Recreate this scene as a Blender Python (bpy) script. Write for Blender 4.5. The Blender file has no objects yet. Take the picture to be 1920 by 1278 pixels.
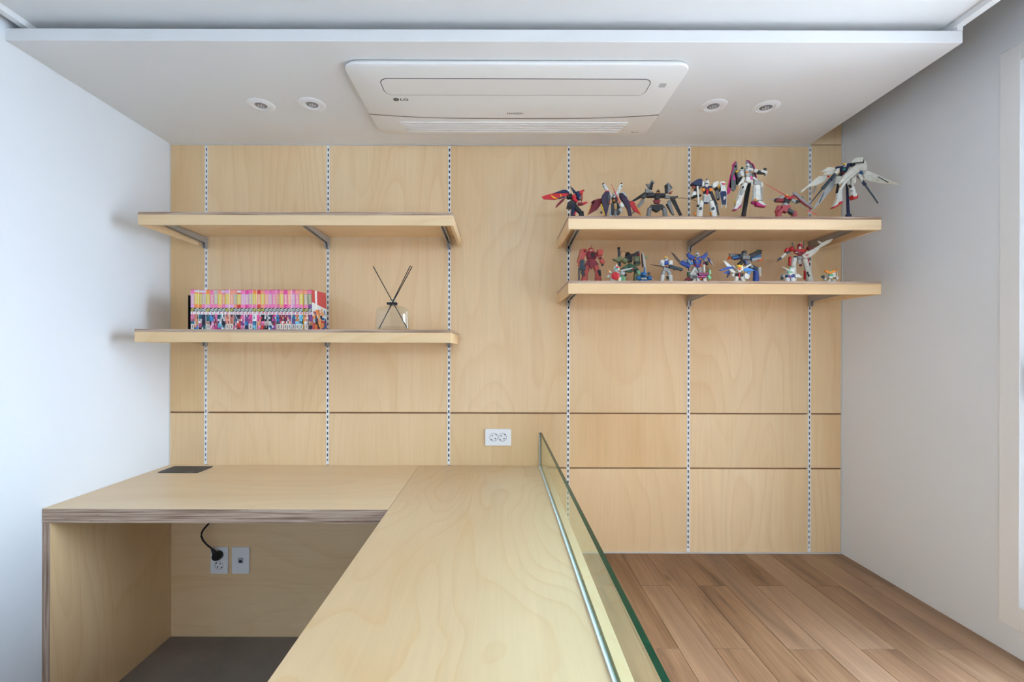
import bpy, bmesh, math, random
from mathutils import Vector, Matrix

# ---------------------------------------------------------------- camera, sky, exposure
FPX = 853.33           # focal length in pixels of the 1920 wide frame (16 mm lens)
HC = 1.3225            # height of the lens above the lower floor
VPX, VPY = 937.0, 658.0
ROLL = 0.0026
scene = bpy.context.scene
COL = scene.collection

cam_data = bpy.data.cameras.new('camera')
cam_data.sensor_width = 36.0
cam_data.lens = 16.0
cam_data.shift_x = (960.0 - VPX) / 1920.0
cam_data.shift_y = (VPY - 639.0) / 1920.0
cam_data.clip_start = 0.02
cam = bpy.data.objects.new('camera', cam_data)
COL.objects.link(cam)
cam.matrix_world = (Matrix.Translation((0, 0, HC)) @ Matrix.Rotation(math.pi / 2, 4, 'X')
                    @ Matrix.Rotation(ROLL, 4, 'Z'))
scene.camera = cam

world = bpy.data.worlds.new('sky')
scene.world = world
world.use_nodes = True
bg = world.node_tree.nodes['Background']
bg.inputs['Color'].default_value = (0.75, 0.905, 1.13, 1)
bg.inputs['Strength'].default_value = 26.5

scene.view_settings.view_transform = 'Standard'
scene.view_settings.look = 'None'
scene.view_settings.exposure = 0.0
scene.view_settings.gamma = 1.0
scene.view_settings.use_curve_mapping = False
scene.cycles.diffuse_bounces = 8
scene.cycles.max_bounces = 16
scene.cycles.transparent_max_bounces = 16

# room measures (metres; x right, y away from the camera, z up)
XL, XR, YB, YR = -1.545, 1.6025, 2.13, -2.6
ZC = HC + 1.034        # main ceiling
ZS = HC + 0.965        # lowered soffit
ZP = HC - 0.9425       # raised platform floor
ZD = HC - 0.535        # desk top
WY0, WY1 = -0.45, 1.402                  # window opening, in depth
WZ0, WZ1 = HC - 0.786, HC + 0.902


def portal(name, loc, rot, sx, sy):
    l = bpy.data.lights.new(name, 'AREA')
    l.shape = 'RECTANGLE'
    l.size, l.size_y = sx, sy
    l.cycles.is_portal = True
    o = bpy.data.objects.new(name, l)
    o.location, o.rotation_euler = loc, rot
    COL.objects.link(o)


portal('window_sky_portal', (XR + 0.29, (WY0 + WY1) / 2, (WZ0 + WZ1) / 2), (0, math.pi / 2, 0),
       WZ1 - WZ0, WY1 - WY0)

RX0, RX1, RZ0, RZ1 = -0.6, 0.6, 1.70, 2.15     # second window, added behind the camera for fill light
portal('rear_sky_portal', ((RX0 + RX1) / 2, YR - 0.19, (RZ0 + RZ1) / 2), (math.pi / 2, 0, 0), RX1 - RX0, RZ1 - RZ0)

CR, SR = math.cos(ROLL), math.sin(ROLL)


def pix(x, y, depth):
    """world point at a given distance from the lens plane for a point of the 1920x1278 frame"""
    u, v = (x - VPX) / FPX, (VPY - y) / FPX
    return Vector(((u * CR - v * SR) * depth, depth, HC + (u * SR + v * CR) * depth))


# ---------------------------------------------------------------- helpers
def lin(c):
    out = []
    for v in c[:3]:
        v = v / 255.0
        out.append(v / 12.92 if v <= 0.04045 else ((v + 0.055) / 1.055) ** 2.4)
    return (*out, 1.0)


def new_mat(name, col=(200, 200, 200), rough=0.5, metal=0.0, spec=0.4):
    m = bpy.data.materials.new(name)
    m.use_nodes = True
    b = m.node_tree.nodes['Principled BSDF']
    b.inputs['Base Color'].default_value = lin(col)
    b.inputs['Roughness'].default_value = rough
    b.inputs['Metallic'].default_value = metal
    b.inputs['Specular IOR Level'].default_value = spec
    return m


class NT:
    """small helper around a node tree"""
    def __init__(self, m):
        self.t = m.node_tree
        self.b = self.t.nodes['Principled BSDF']

    def n(self, typ, **kw):
        nd = self.t.nodes.new(typ)
        for k, v in kw.items():
            setattr(nd, k, v)
        return nd

    def l(self, a, b):
        self.t.links.new(a, b)

    def math(self, op, a, b=None, c=None):
        nd = self.n('ShaderNodeMath', operation=op)
        for i, v in enumerate((a, b, c)):
            if v is None:
                continue
            if isinstance(v, (int, float)):
                nd.inputs[i].default_value = v
            else:
                self.l(v, nd.inputs[i])
        return nd.outputs[0]

    def mixc(self, fac, a, b, mode='MIX'):
        nd = self.n('ShaderNodeMix', data_type='RGBA', blend_type=mode)
        for sock, v in ((nd.inputs[0], fac), (nd.inputs[6], a), (nd.inputs[7], b)):
            if isinstance(v, (int, float)):
                sock.default_value = v
            elif isinstance(v, tuple):
                sock.default_value = v
            else:
                self.l(v, sock)
        return nd.outputs[2]

    def coords(self, scale=(1, 1, 1), rnd=True):
        tc = self.n('ShaderNodeTexCoord')
        src = tc.outputs['Object']
        if rnd:
            oi = self.n('ShaderNodeObjectInfo')
            off = self.n('ShaderNodeVectorMath', operation='ADD')
            k = self.math('MULTIPLY', oi.outputs['Random'], 37.0)
            cmb = self.n('ShaderNodeCombineXYZ')
            for i in range(3):
                self.l(k, cmb.inputs[i])
            self.l(src, off.inputs[0])
            self.l(cmb.outputs[0], off.inputs[1])
            src = off.outputs[0]
        mp = self.n('ShaderNodeMapping')
        mp.inputs['Scale'].default_value = scale
        self.l(src, mp.inputs['Vector'])
        return mp.outputs[0]

    def noise(self, vec, scale=1.0, detail=2.0, rough=0.5, dist=0.0):
        nd = self.n('ShaderNodeTexNoise')
        self.l(vec, nd.inputs['Vector'])
        nd.inputs['Scale'].default_value = scale
        nd.inputs['Detail'].default_value = detail
        nd.inputs['Roughness'].default_value = rough
        nd.inputs['Distortion'].default_value = dist
        return nd.outputs['Fac']

    def ramp(self, fac, stops):
        nd = self.n('ShaderNodeValToRGB')
        e = nd.color_ramp.elements
        while len(e) < len(stops):
            e.new(0.5)
        for el, (p, c) in zip(e, stops):
            el.position = p
            el.color = lin(c) if max(c) > 1.0 else (*c, 1)
        self.l(fac, nd.inputs[0])
        return nd.outputs['Color']


def birch(name, axis, light, mid, dark, rough=0.42, fig=0.35, spec=0.35, freq=16.0, thin=3.0, stretch=0.22):
    """birch veneer: fine fibre along one axis and soft cathedral figure"""
    m = new_mat(name, mid, rough, spec=spec)
    t = NT(m)
    a = {'x': (stretch, 1.0, 1.0), 'y': (1.0, stretch, 1.0), 'z': (1.0, 1.0, stretch)}[axis]
    f = {'x': (0.04, 1.0, 1.0), 'y': (1.0, 0.04, 1.0), 'z': (1.0, 1.0, 0.04)}[axis]
    va, vf = t.coords(a), t.coords(f)
    big = t.noise(va, 2.6, 1.6, 0.40, 0.5)
    rings = t.math('MULTIPLY', big, freq)
    s = t.math('FRACT', rings)
    s = t.math('MULTIPLY', s, t.math('MINIMUM', t.math('MULTIPLY', t.math('SUBTRACT', 1.0, s), 7.0), 1.0))
    s = t.math('POWER', s, thin)
    fine = t.noise(vf, 95.0, 3.0, 0.6)
    cloud = t.noise(va, 1.7, 3.0, 0.55)
    base = t.ramp(cloud, [(0.28, dark), (0.5, mid), (0.72, light)])
    patch = t.noise(va, 2.1, 1.0, 0.5)
    patch = t.math('SMOOTH_MIN', t.math('MAXIMUM', t.math('MULTIPLY_ADD', patch, 4.0, -1.2), 0.0), 1.0, 0.1)
    k = t.math('MULTIPLY', t.math('MULTIPLY', s, patch), fig)
    dk = tuple(int(v * q) for v, q in zip(dark, (0.95, 0.87, 0.74)))
    c = t.mixc(k, base, lin(dk))
    ff = t.math('MULTIPLY_ADD', fine, 0.40, 0.80)
    cmb = t.n('ShaderNodeCombineColor')
    for i in range(3):
        t.l(ff, cmb.inputs[i])
    c = t.mixc(0.38, c, cmb.outputs[0], 'MULTIPLY')
    # a few tiny dark pin knots and flecks
    vor = t.n('ShaderNodeTexVoronoi', feature='F1')
    t.l(t.coords({'x': (0.4, 1, 1), 'y': (1, 0.4, 1), 'z': (1, 1, 0.4)}[axis]), vor.inputs['Vector'])
    vor.inputs['Scale'].default_value = 4.5
    knot = t.math('LESS_THAN', vor.outputs['Distance'], 0.011)
    c = t.mixc(t.math('MULTIPLY', knot, 0.6), c, lin((96, 66, 44)))
    oi = t.n('ShaderNodeObjectInfo')
    tone = t.math('MULTIPLY_ADD', oi.outputs['Random'], 0.10, 0.93)
    cm2 = t.n('ShaderNodeCombineColor')
    for i in range(3):
        t.l(tone, cm2.inputs[i])
    c = t.mixc(1.0, c, cm2.outputs[0], 'MULTIPLY')
    t.l(c, t.b.inputs['Base Color'])
    t.l(t.math('MULTIPLY_ADD', fine, 0.15, rough - 0.07), t.b.inputs['Roughness'])
    return m


def ply_edge(name, axis_across, run, thick=190.0):
    """the layered edge of plywood: thin stripes running along the board"""
    m = new_mat(name, (150, 122, 100), 0.6, spec=0.25)
    t = NT(m)
    sc = [1.0, 1.0, 1.0]
    sc['xyz'.index(axis_across)] = thick
    for ax in 'xyz':
        if ax != axis_across:
            sc['xyz'.index(ax)] = run
    v = t.coords(tuple(sc))
    a = t.noise(v, 1.0, 2.0, 0.6)
    c = t.ramp(a, [(0.30, (112, 84, 68)), (0.45, (160, 132, 112)), (0.56, (192, 168, 148)), (0.70, (140, 108, 92))])
    sc2 = [q * 6 for q in sc]
    sc2['xyz'.index(axis_across)] = thick * 1.2
    b = t.noise(t.coords(tuple(sc2)), 1.0, 3.0, 0.6)
    c = t.mixc(t.math('MULTIPLY', t.math('GREATER_THAN', b, 0.66), 0.45), c, lin((92, 66, 56)))
    t.l(c, t.b.inputs['Base Color'])
    return m


def paint(name, col, rough=0.6, bump=0.02, scale=220):
    m = new_mat(name, col, rough, spec=0.25)
    t = NT(m)
    v = t.coords((1, 1, 1), rnd=False)
    n = t.noise(v, scale, 3.0, 0.6)
    bp = t.n('ShaderNodeBump')
    bp.inputs['Strength'].default_value = bump
    bp.inputs['Distance'].default_value = 0.002
    t.l(n, bp.inputs['Height'])
    t.l(bp.outputs[0], t.b.inputs['Normal'])
    big = t.noise(v, 1.3, 2.0)
    lo = tuple(int(q * 0.975) for q in col)
    t.l(t.ramp(big, [(0.3, lo), (0.7, col)]), t.b.inputs['Base Color'])
    return m


def oak_plank(name):
    """oak vinyl plank: grain along y with knots and tone that differs from plank to plank"""
    m = new_mat(name, (160, 124, 94), 0.45, spec=0.35)
    t = NT(m)
    v = t.coords((1.0, 0.10, 1.0))
    vf = t.coords((1.0, 0.025, 1.0))
    big = t.noise(v, 9.0, 5.0, 0.62, 1.2)
    fine = t.noise(vf, 120.0, 4.0, 0.65)
    c = t.ramp(big, [(0.30, (86, 60, 41)), (0.42, (132, 98, 70)), (0.58, (152, 117, 86)), (0.76, (172, 139, 107))])
    ff = t.math('MULTIPLY_ADD', fine, 1.5, 0.25)
    cmb = t.n('ShaderNodeCombineColor')
    for i in range(3):
        t.l(ff, cmb.inputs[i])
    c = t.mixc(0.75, c, cmb.outputs[0], 'MULTIPLY')
    oi = t.n('ShaderNodeObjectInfo')
    c = t.mixc(t.math('MULTIPLY', oi.outputs['Random'], 0.38), c, lin((150, 128, 108)))
    vor = t.n('ShaderNodeTexVoronoi', feature='F1', voronoi_dimensions='2D')
    t.l(t.coords((1.0, 0.40, 1.0)), vor.inputs['Vector'])
    vor.inputs['Scale'].default_value = 3.0
    kn = t.math('SUBTRACT', 1.0, t.math('MINIMUM', t.math('MULTIPLY', vor.outputs['Distance'], 22.0), 1.0))
    kn = t.math('MULTIPLY', kn, t.math('MULTIPLY_ADD', fine, 1.2, 0.1))
    c = t.mixc(t.math('MULTIPLY', kn, 0.85), c, lin((70, 44, 30)))
    tone = t.math('MULTIPLY_ADD', oi.outputs['Random'], 0.22, 0.86)
    cm2 = t.n('ShaderNodeCombineColor')
    for i in range(3):
        t.l(tone, cm2.inputs[i])
    c = t.mixc(1.0, c, cm2.outputs[0], 'MULTIPLY')
    t.l(c, t.b.inputs['Base Color'])
    t.l(t.math('MULTIPLY_ADD', fine, 0.25, 0.33), t.b.inputs['Roughness'])
    return m


def vinyl(name, col):
    m = new_mat(name, col, 0.55, spec=0.3)
    t = NT(m)
    v = t.coords((1, 1, 1), rnd=False)
    a = t.noise(v, 3.0, 5.0, 0.65)
    lo, hi = tuple(int(q * 0.9) for q in col), tuple(min(255, int(q * 1.06)) for q in col)
    t.l(t.ramp(a, [(0.3, lo), (0.7, hi)]), t.b.inputs['Base Color'])
    return m


def clear_glass(name, tint, refl=0.10, rough=0.0):
    """clear pane: tinted see-through with a mirror share that grows at grazing angles"""
    m = bpy.data.materials.new(name)
    m.use_nodes = True
    t = m.node_tree
    t.nodes.clear()
    out = t.nodes.new('ShaderNodeOutputMaterial')
    mix = t.nodes.new('ShaderNodeMixShader')
    tr = t.nodes.new('ShaderNodeBsdfTransparent')
    gl = t.nodes.new('ShaderNodeBsdfGlossy')
    fr = t.nodes.new('ShaderNodeFresnel')
    fr.inputs['IOR'].default_value = 1.0 + refl * 5
    tr.inputs['Color'].default_value = tint
    gl.inputs['Roughness'].default_value = rough
    gl.inputs['Color'].default_value = (0.95, 1.0, 0.97, 1)
    geo = t.nodes.new('ShaderNodeNewGeometry')     # only the outer side mirrors
    inv = t.nodes.new('ShaderNodeMath')
    inv.operation = 'SUBTRACT'
    inv.inputs[0].default_value = 1.0
    t.links.new(geo.outputs['Backfacing'], inv.inputs[1])
    mul = t.nodes.new('ShaderNodeMath')
    mul.operation = 'MULTIPLY'
    t.links.new(fr.outputs[0], mul.inputs[0])
    t.links.new(inv.outputs[0], mul.inputs[1])
    t.links.new(mul.outputs[0], mix.inputs[0])
    t.links.new(tr.outputs[0], mix.inputs[1])
    t.links.new(gl.outputs[0], mix.inputs[2])
    t.links.new(mix.outputs[0], out.inputs['Surface'])
    return m


def printed(name, rough=0.35):
    """flat print: colour carried by the faces"""
    m = new_mat(name, (255, 255, 255), rough, spec=0.4)
    t = NT(m)
    a = t.n('ShaderNodeVertexColor', layer_name='print')
    t.l(a.outputs['Color'], t.b.inputs['Base Color'])
    return m


def bx(bm, x0, x1, y0, y1, z0, z1):
    vs = [bm.verts.new((x, y, z)) for z in (z0, z1) for y in (y0, y1) for x in (x0, x1)]
    for f in ((0, 2, 3, 1), (4, 5, 7, 6), (0, 1, 5, 4), (2, 6, 7, 3), (0, 4, 6, 2), (1, 3, 7, 5)):
        bm.faces.new([vs[i] for i in f])
    return vs


def base_of(o):
    p = o
    while p.parent is not None:
        p = p.parent
    return p.location


def obj(name, bm, mat, parent=None, loc=None, bevel=0.0, seg=2, smooth=False):
    """link a bmesh given in world coordinates as ONE mesh object"""
    if bevel > 0:
        bmesh.ops.bevel(bm, geom=list(bm.edges), offset=bevel, segments=seg, affect='EDGES', profile=0.5)
    bmesh.ops.recalc_face_normals(bm, faces=bm.faces)
    me = bpy.data.meshes.new(name)
    if parent is not None:
        off = base_of(parent)
    elif loc is not None:
        off = Vector(loc)
    else:
        xs = [v.co for v in bm.verts]
        off = Vector(((min(v.x for v in xs) + max(v.x for v in xs)) / 2,
                      (min(v.y for v in xs) + max(v.y for v in xs)) / 2, min(v.z for v in xs)))
    off = Vector(off)
    for v in bm.verts:
        v.co -= off
    if smooth:
        for f in bm.faces:
            f.smooth = True
    bm.to_mesh(me)
    bm.free()
    mats = mat if isinstance(mat, (list, tuple)) else [mat]
    for q in mats:
        me.materials.append(q)
    o = bpy.data.objects.new(name, me)
    COL.objects.link(o)
    if parent is not None:
        o.parent = parent
    else:
        o.location = off
    if smooth:
        try:
            me.set_sharp_from_angle(angle=math.radians(40))
        except Exception:
            pass
    return o


def box(name, x0, x1, y0, y1, z0, z1, mat, parent=None, bevel=0.0, seg=2):
    bm = bmesh.new()
    bx(bm, x0, x1, y0, y1, z0, z1)
    return obj(name, bm, mat, parent, bevel=bevel, seg=seg)


def tag(o, label, cat, group=None):
    o['label'] = label
    o['category'] = cat
    if group:
        o['group'] = group
    return o


def thing(name, label, cat, loc, group=None):
    o = bpy.data.objects.new(name, None)
    COL.objects.link(o)
    o.location = loc
    o.empty_display_size = 0.05
    return tag(o, label, cat, group)


def struct(o, label=None):
    o['kind'] = 'structure'
    if label:
        o['label'] = label
    return o


def tube(bm, pts, r, n=8, cap=True):
    """a round tube through points; r is one radius or one per point"""
    pts = [Vector(p) for p in pts]
    rs = r if isinstance(r, (list, tuple)) else [r] * len(pts)
    rings = []
    ref = None
    for i, p in enumerate(pts):
        d = (pts[min(i + 1, len(pts) - 1)] - pts[max(i - 1, 0)]).normalized()
        if ref is None:
            ref = Vector((0, 0, 1)) if abs(d.z) < 0.9 else Vector((1, 0, 0))
        u = d.cross(ref).normalized()
        w = d.cross(u).normalized()
        ref = -w if False else ref
        rings.append([bm.verts.new(p + (u * math.cos(2 * math.pi * k / n) + w * math.sin(2 * math.pi * k / n)) * rs[i])
                      for k in range(n)])
    for a, b in zip(rings, rings[1:]):
        for k in range(n):
            bm.faces.new((a[k], a[(k + 1) % n], b[(k + 1) % n], b[k]))
    if cap:
        bm.faces.new(rings[0][::-1])
        bm.faces.new(rings[-1])


def lathe(bm, prof, c, axis='z', n=24, sx=1.0, sy=1.0, cap=(True, True)):
    """revolve (radius, along) pairs around an axis through c"""
    c = Vector(c)
    rings = []
    for r, h in prof:
        ring = []
        for k in range(n):
            a = 2 * math.pi * k / n
            p, q = r * math.cos(a) * sx, r * math.sin(a) * sy
            v = {'z': (p, q, h), 'y': (p, h, q), 'x': (h, p, q)}[axis]
            ring.append(bm.verts.new(c + Vector(v)))
        rings.append(ring)
    for a, b in zip(rings, rings[1:]):
        for k in range(n):
            bm.faces.new((a[k], a[(k + 1) % n], b[(k + 1) % n], b[k]))
    if cap[0]:
        bm.faces.new(rings[0][::-1])
    if cap[1]:
        bm.faces.new(rings[-1])


def rrect(w, h, r, n=6):
    """outline of a rounded rectangle around the origin"""
    out = []
    for cx, cy, a0 in ((w / 2 - r, h / 2 - r, 0), (-w / 2 + r, h / 2 - r, 90), (-w / 2 + r, -h / 2 + r, 180),
                       (w / 2 - r, -h / 2 + r, 270)):
        for k in range(n + 1):
            a = math.radians(a0 + 90 * k / n)
            out.append((cx + r * math.cos(a), cy + r * math.sin(a)))
    return out


def prism(bm, outline, to_a, to_b):
    """close a solid between two copies of an outline; to_a and to_b turn (u, v) into points"""
    a = [bm.verts.new(to_a(*p)) for p in outline]
    b = [bm.verts.new(to_b(*p)) for p in outline]
    n = len(a)
    bm.faces.new(a[::-1])
    bm.faces.new(b)
    for k in range(n):
        bm.faces.new((a[k], a[(k + 1) % n], b[(k + 1) % n], b[k]))


def text_mesh(body, size, shear=0.0, extrude=0.0, bold=0.0):
    cu = bpy.data.curves.new('lettering', 'FONT')
    cu.body = body
    cu.size = size
    cu.shear = shear
    cu.extrude = extrude
    cu.offset = bold
    cu.align_x = 'CENTER'
    cu.align_y = 'CENTER'
    cu.resolution_u = 3
    o = bpy.data.objects.new('lettering', cu)
    COL.objects.link(o)
    dg = bpy.context.evaluated_depsgraph_get()
    me = bpy.data.meshes.new_from_object(o.evaluated_get(dg))
    bpy.data.objects.remove(o)
    bpy.data.curves.remove(cu)
    return me


def place_text(name, body, size, mw, mat, parent, shear=0.0, bold=0.0, sx=1.0, me=None):
    """lettering as a child mesh; mw is its frame in world space"""
    if me is None:
        me = text_mesh(body, size, shear, 0.0, bold)
        me.materials.clear()
        me.materials.append(mat)
    o = bpy.data.objects.new(name, me)
    COL.objects.link(o)
    o.parent = parent
    o.matrix_local = Matrix.Translation(-Vector(base_of(parent))) @ mw @ Matrix.Diagonal((sx, 1, 1, 1))
    return o


# ---------------------------------------------------------------- materials
WALL = paint('white_wall_paper', (223, 226, 230), 0.7, 0.05, 300)
CEIL = paint('white_ceiling_paint', (228, 228, 228), 0.75, 0.03, 150)
TRIMW = new_mat('white_trim', (228, 228, 228), 0.45)
CAULK = new_mat('pale_sealant', (205, 203, 198), 0.6)
B_LIGHT, B_MID, B_DARK = (236, 209, 169), (230, 199, 155), (219, 182, 133)
BIRCH_V = birch('birch_upright_grain', 'z', B_LIGHT, B_MID, B_DARK, 0.45)
BIRCH_H = birch('birch_cross_grain', 'x', B_LIGHT, B_MID, B_DARK, 0.40)
BIRCH_Y = birch('birch_lengthwise_grain', 'y', (222, 202, 169), (217, 192, 155), (210, 180, 139), 0.33, fig=0.75, spec=0.45, freq=20.0, thin=4.5, stretch=0.45)
BIRCH_D = birch('birch_desk_grain', 'x', (238, 216, 182), (231, 206, 168), (222, 192, 150), 0.36, fig=0.35, spec=0.45, freq=12.0, thin=4.0)
EDGE_X = ply_edge('plywood_edge_layers', 'z', 3.0)
EDGE_V = ply_edge('plywood_edge_upright', 'x', 3.0)
BACKING = new_mat('brown_groove_backing', (150, 114, 84), 0.7)
OAK = oak_plank('oak_vinyl_plank')
GREYFLOOR = vinyl('grey_vinyl_floor', (132, 124, 118))
STEEL = new_mat('grey_steel', (172, 170, 168), 0.42, 0.35)
RAILW = new_mat('pale_rail_metal', (236, 238, 240), 0.4, 0.0)
DARK = new_mat('dark_slot', (24, 26, 30), 0.7)
BLACK = new_mat('black_plastic', (20, 20, 22), 0.45)
WHITEP = new_mat('white_plastic', (235, 236, 238), 0.35)
ACW = new_mat('appliance_white', (232, 231, 229), 0.35)
LETTER = new_mat('grey_print', (70, 70, 72), 0.5)
# ---------------------------------------------------------------- the setting
struct(box('floor', XL - 0.2, XR + 0.2, YR - 0.2, YB + 0.2, -0.12, 0.0, GREYFLOOR), 'grey vinyl lower floor under the desk')
struct(box('wall_left', XL - 0.2, XL, YR, YB, 0.0, ZC + 0.25, WALL), 'white papered left wall')
bm = bmesh.new()
bx(bm, XL - 0.2, XR + 0.2, YR - 0.2, YR, 0.0, RZ0)
bx(bm, XL - 0.2, XR + 0.2, YR - 0.2, YR, RZ1, ZC + 0.25)
bx(bm, XL - 0.2, RX0, YR - 0.2, YR, RZ0, RZ1)
bx(bm, RX1, XR + 0.2, YR - 0.2, YR, RZ0, RZ1)
struct(obj('wall_rear', bm, WALL), 'white wall with an added window opening behind the camera')

# right wall with the window opening
bm = bmesh.new()
bx(bm, XR, XR + 0.30, YR, YB, 0.0, WZ0)
bx(bm, XR, XR + 0.30, YR, YB, WZ1, ZC + 0.25)
bx(bm, XR, XR + 0.30, YR, WY0, WZ0, WZ1)
bx(bm, XR, XR + 0.30, WY1, YB, WZ0, WZ1)
struct(obj('wall_right', bm, WALL), 'white papered right wall around the window')

# back wall: a backing sheet that carries the birch panels
wall_back = struct(box('wall_back', XL - 0.2, XR + 0.2, YB + 0.012, YB + 0.2, 0.0, ZC + 0.25, BACKING),
                   'back wall clad in birch plywood panels')
RAILX = [-1.375, -0.805, -0.2375, 0.321, 0.884, 1.450]
COLS = [XL] + RAILX + [XR]
G = 0.0065                                # half the slot left for each rail
rows = [(HC - 0.2865, ZS + 0.002), (HC - 0.5425, HC - 0.2935), (ZP + 0.004, HC - 0.5495)]
for ci in range(7):
    x0 = COLS[ci] + (G if ci > 0 else 0.0)
    x1 = COLS[ci + 1] - (G if ci < 6 else 0.0)
    for ri, (z0, z1) in enumerate(rows):
        if ri == 2 and x1 < 0.2:
            continue
        box('panel', x0, x1, YB, YB + 0.012, z0, z1, BIRCH_V, wall_back, bevel=0.0008, seg=1)
    if ci == 6:
        box('panel', x0, x1, YB, YB + 0.012, ZS + 0.005, ZC + 0.2, BIRCH_V, wall_back, bevel=0.0008, seg=1)

struct(box('trim_1', XR - 0.006, XR, YB - 0.004, YB, ZP, ZC + 0.2, CAULK), 'pale sealant strip in the right corner of the panelled wall')
struct(box('trim_2', XL, 1.45, YB - 0.006, YB, ZS - 0.005, ZS + 0.002, CAULK), 'pale strip between soffit and panels')
struct(box('trim_3', XL, XL + 0.004, YB - 0.004, YB, ZD, ZS, CAULK), 'pale sealant strip in the left corner of the panelled wall')
struct(box('baseboard_back', 0.22, XR, YB - 0.005, YB, ZP, ZP + 0.006, CAULK), 'thin pale strip along the foot of the panelled wall')

# raised platform with oak planks
platform = struct(box('floor_raised', 0.222, XR + 0.1, YR - 0.1, YB + 0.1, 0.0, ZP - 0.002, BACKING),
                  'raised platform laid with oak planks')
random.seed(4)
PW, P0, PL = 0.1153, 0.571, 0.92
k = -3
while True:
    x0, x1 = P0 + PW * k, P0 + PW * (k + 1)
    if x0 >= XR:
        break
    joint = 1.834 if (k % 2 == 0) else 1.446
    y1 = YB
    cuts = []
    j = joint
    while j > YR:
        cuts.append(j)
        j -= PL
    ends = [YB] + cuts + [YR]
    for a, b in zip(ends, ends[1:]):
        gx, gy = 0.0006, 0.0005
        box('plank', max(x0 + gx, 0.2225), min(x1 - gx, XR), b + gy, a - gy, ZP - 0.008, ZP, OAK, platform, bevel=0.0006, seg=1)
    k += 1

# ceilings
struct(box('ceiling', XL, 1.442, YR, YB, ZC, ZC + 0.1, CEIL), 'white main ceiling')
struct(box('ceiling_slot', 1.442, XR, YR, YB, ZC + 0.2, ZC + 0.25, CEIL), 'top of the slot between ceiling and right wall')
bm = bmesh.new()
bx(bm, XL, 1.442, 1.419, YB, ZS, ZS + 0.038)
struct(obj('ceiling_soffit', bm, CEIL, bevel=0.0015, seg=1), 'lowered white soffit over the panelled wall')
# edge boards of the main ceiling
struct(box('trim_4', 1.417, 1.442, YR, YB, HC + 1.015, ZC + 0.2, TRIMW), 'white edge board of the ceiling along the right slot')
struct(box('trim_5', -1.512, -1.490, YR, YB, HC + 1.015, ZC + 0.02, TRIMW), 'white strip between left wall and ceiling')
struct(box('trim_6', 1.424, 1.442, 1.4192, YB, ZS + 0.038, HC + 1.015, TRIMW), 'white end board above the soffit at the right slot')

# window: casing, sash, pane
CAS = 0.055
win = struct(box('window_1', XR + 0.02, XR + 0.10, WY1 - 0.03, WY1, WZ0, WZ1, TRIMW), 'white window in the right wall')
box('window_frame', XR + 0.02, XR + 0.10, WY0, WY0 + 0.03, WZ0, WZ1, TRIMW, win)
box('window_frame', XR + 0.02, XR + 0.10, WY0 + 0.03, WY1 - 0.03, WZ1 - 0.03, WZ1, TRIMW, win)
box('window_frame', XR + 0.02, XR + 0.10, WY0 + 0.03, WY1 - 0.03, WZ0, WZ0 + 0.03, TRIMW, win)
ym = (WY0 + WY1) / 2
for (a, b, xo) in ((WY0 + 0.03, ym + 0.03, 0.065), (ym - 0.03, WY1 - 0.03, 0.030)):
    bm = bmesh.new()
    s = 0.05
    bx(bm, XR + xo, XR + xo + 0.03, a, a + s, WZ0 + 0.03, WZ1 - 0.03)
    bx(bm, XR + xo, XR + xo + 0.03, b - s, b, WZ0 + 0.03, WZ1 - 0.03)
    bx(bm, XR + xo, XR + xo + 0.03, a + s, b - s, WZ0 + 0.03, WZ0 + 0.03 + s)
    bx(bm, XR + xo, XR + xo + 0.03, a + s, b - s, WZ1 - 0.03 - s, WZ1 - 0.03)
    sash = obj('sash', bm, TRIMW, win)
    box('pane', XR + xo + 0.012, XR + xo + 0.018, a + s, b - s, WZ0 + 0.03 + s, WZ1 - 0.03 - s,
        clear_glass('window_glass', (0.95, 0.97, 0.97, 1), 0.09), win)
bm = bmesh.new()
bx(bm, XR + 0.004, XR + 0.03, WY1 - 0.058, WY1 - 0.034, HC - 0.13, HC - 0.03)
obj('handle', bm, STEEL, win, bevel=0.004)
for nm, a, b, c, d in (('casing', WY1 - 0.003, WY1 + CAS, WZ0 - 0.071, WZ1 + 0.051), ('casing', WY0 - CAS, WY0 + 0.003, WZ0 - 0.071, WZ1 + 0.051),
                       ('casing', WY0 + 0.003, WY1 - 0.003, WZ1 - 0.003, WZ1 + 0.051), ('casing', WY0 + 0.003, WY1 - 0.003, WZ0 - 0.071, WZ0 + 0.003)):
    box(nm, XR - 0.004, XR + 0.02, a, b, c, d, TRIMW, win, bevel=0.0015, seg=1)

bm = bmesh.new()  # unseen rear window, added to brighten the room from behind
for (u0, u1, w0, w1) in ((RX0, RX0 + 0.06, RZ0, RZ1), (RX1 - 0.06, RX1, RZ0, RZ1), (RX0 + 0.06, RX1 - 0.06, RZ0, RZ0 + 0.06),
                         (RX0 + 0.06, RX1 - 0.06, RZ1 - 0.06, RZ1), ((RX0 + RX1) / 2 - 0.03, (RX0 + RX1) / 2 + 0.03, RZ0 + 0.06, RZ1 - 0.06)):
    bx(bm, u0, u1, YR - 0.12, YR - 0.05, w0, w1)
win2 = struct(obj('window_added_fill', bm, TRIMW), 'added white window behind the camera, for fill light')
for u0, u1 in ((RX0 + 0.06, (RX0 + RX1) / 2 - 0.03), ((RX0 + RX1) / 2 + 0.03, RX1 - 0.06)):
    box('pane', u0, u1, YR - 0.088, YR - 0.082, RZ0 + 0.06, RZ1 - 0.06, clear_glass('window_glass', (0.95, 0.97, 0.97, 1), 0.09), win2)

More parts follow.
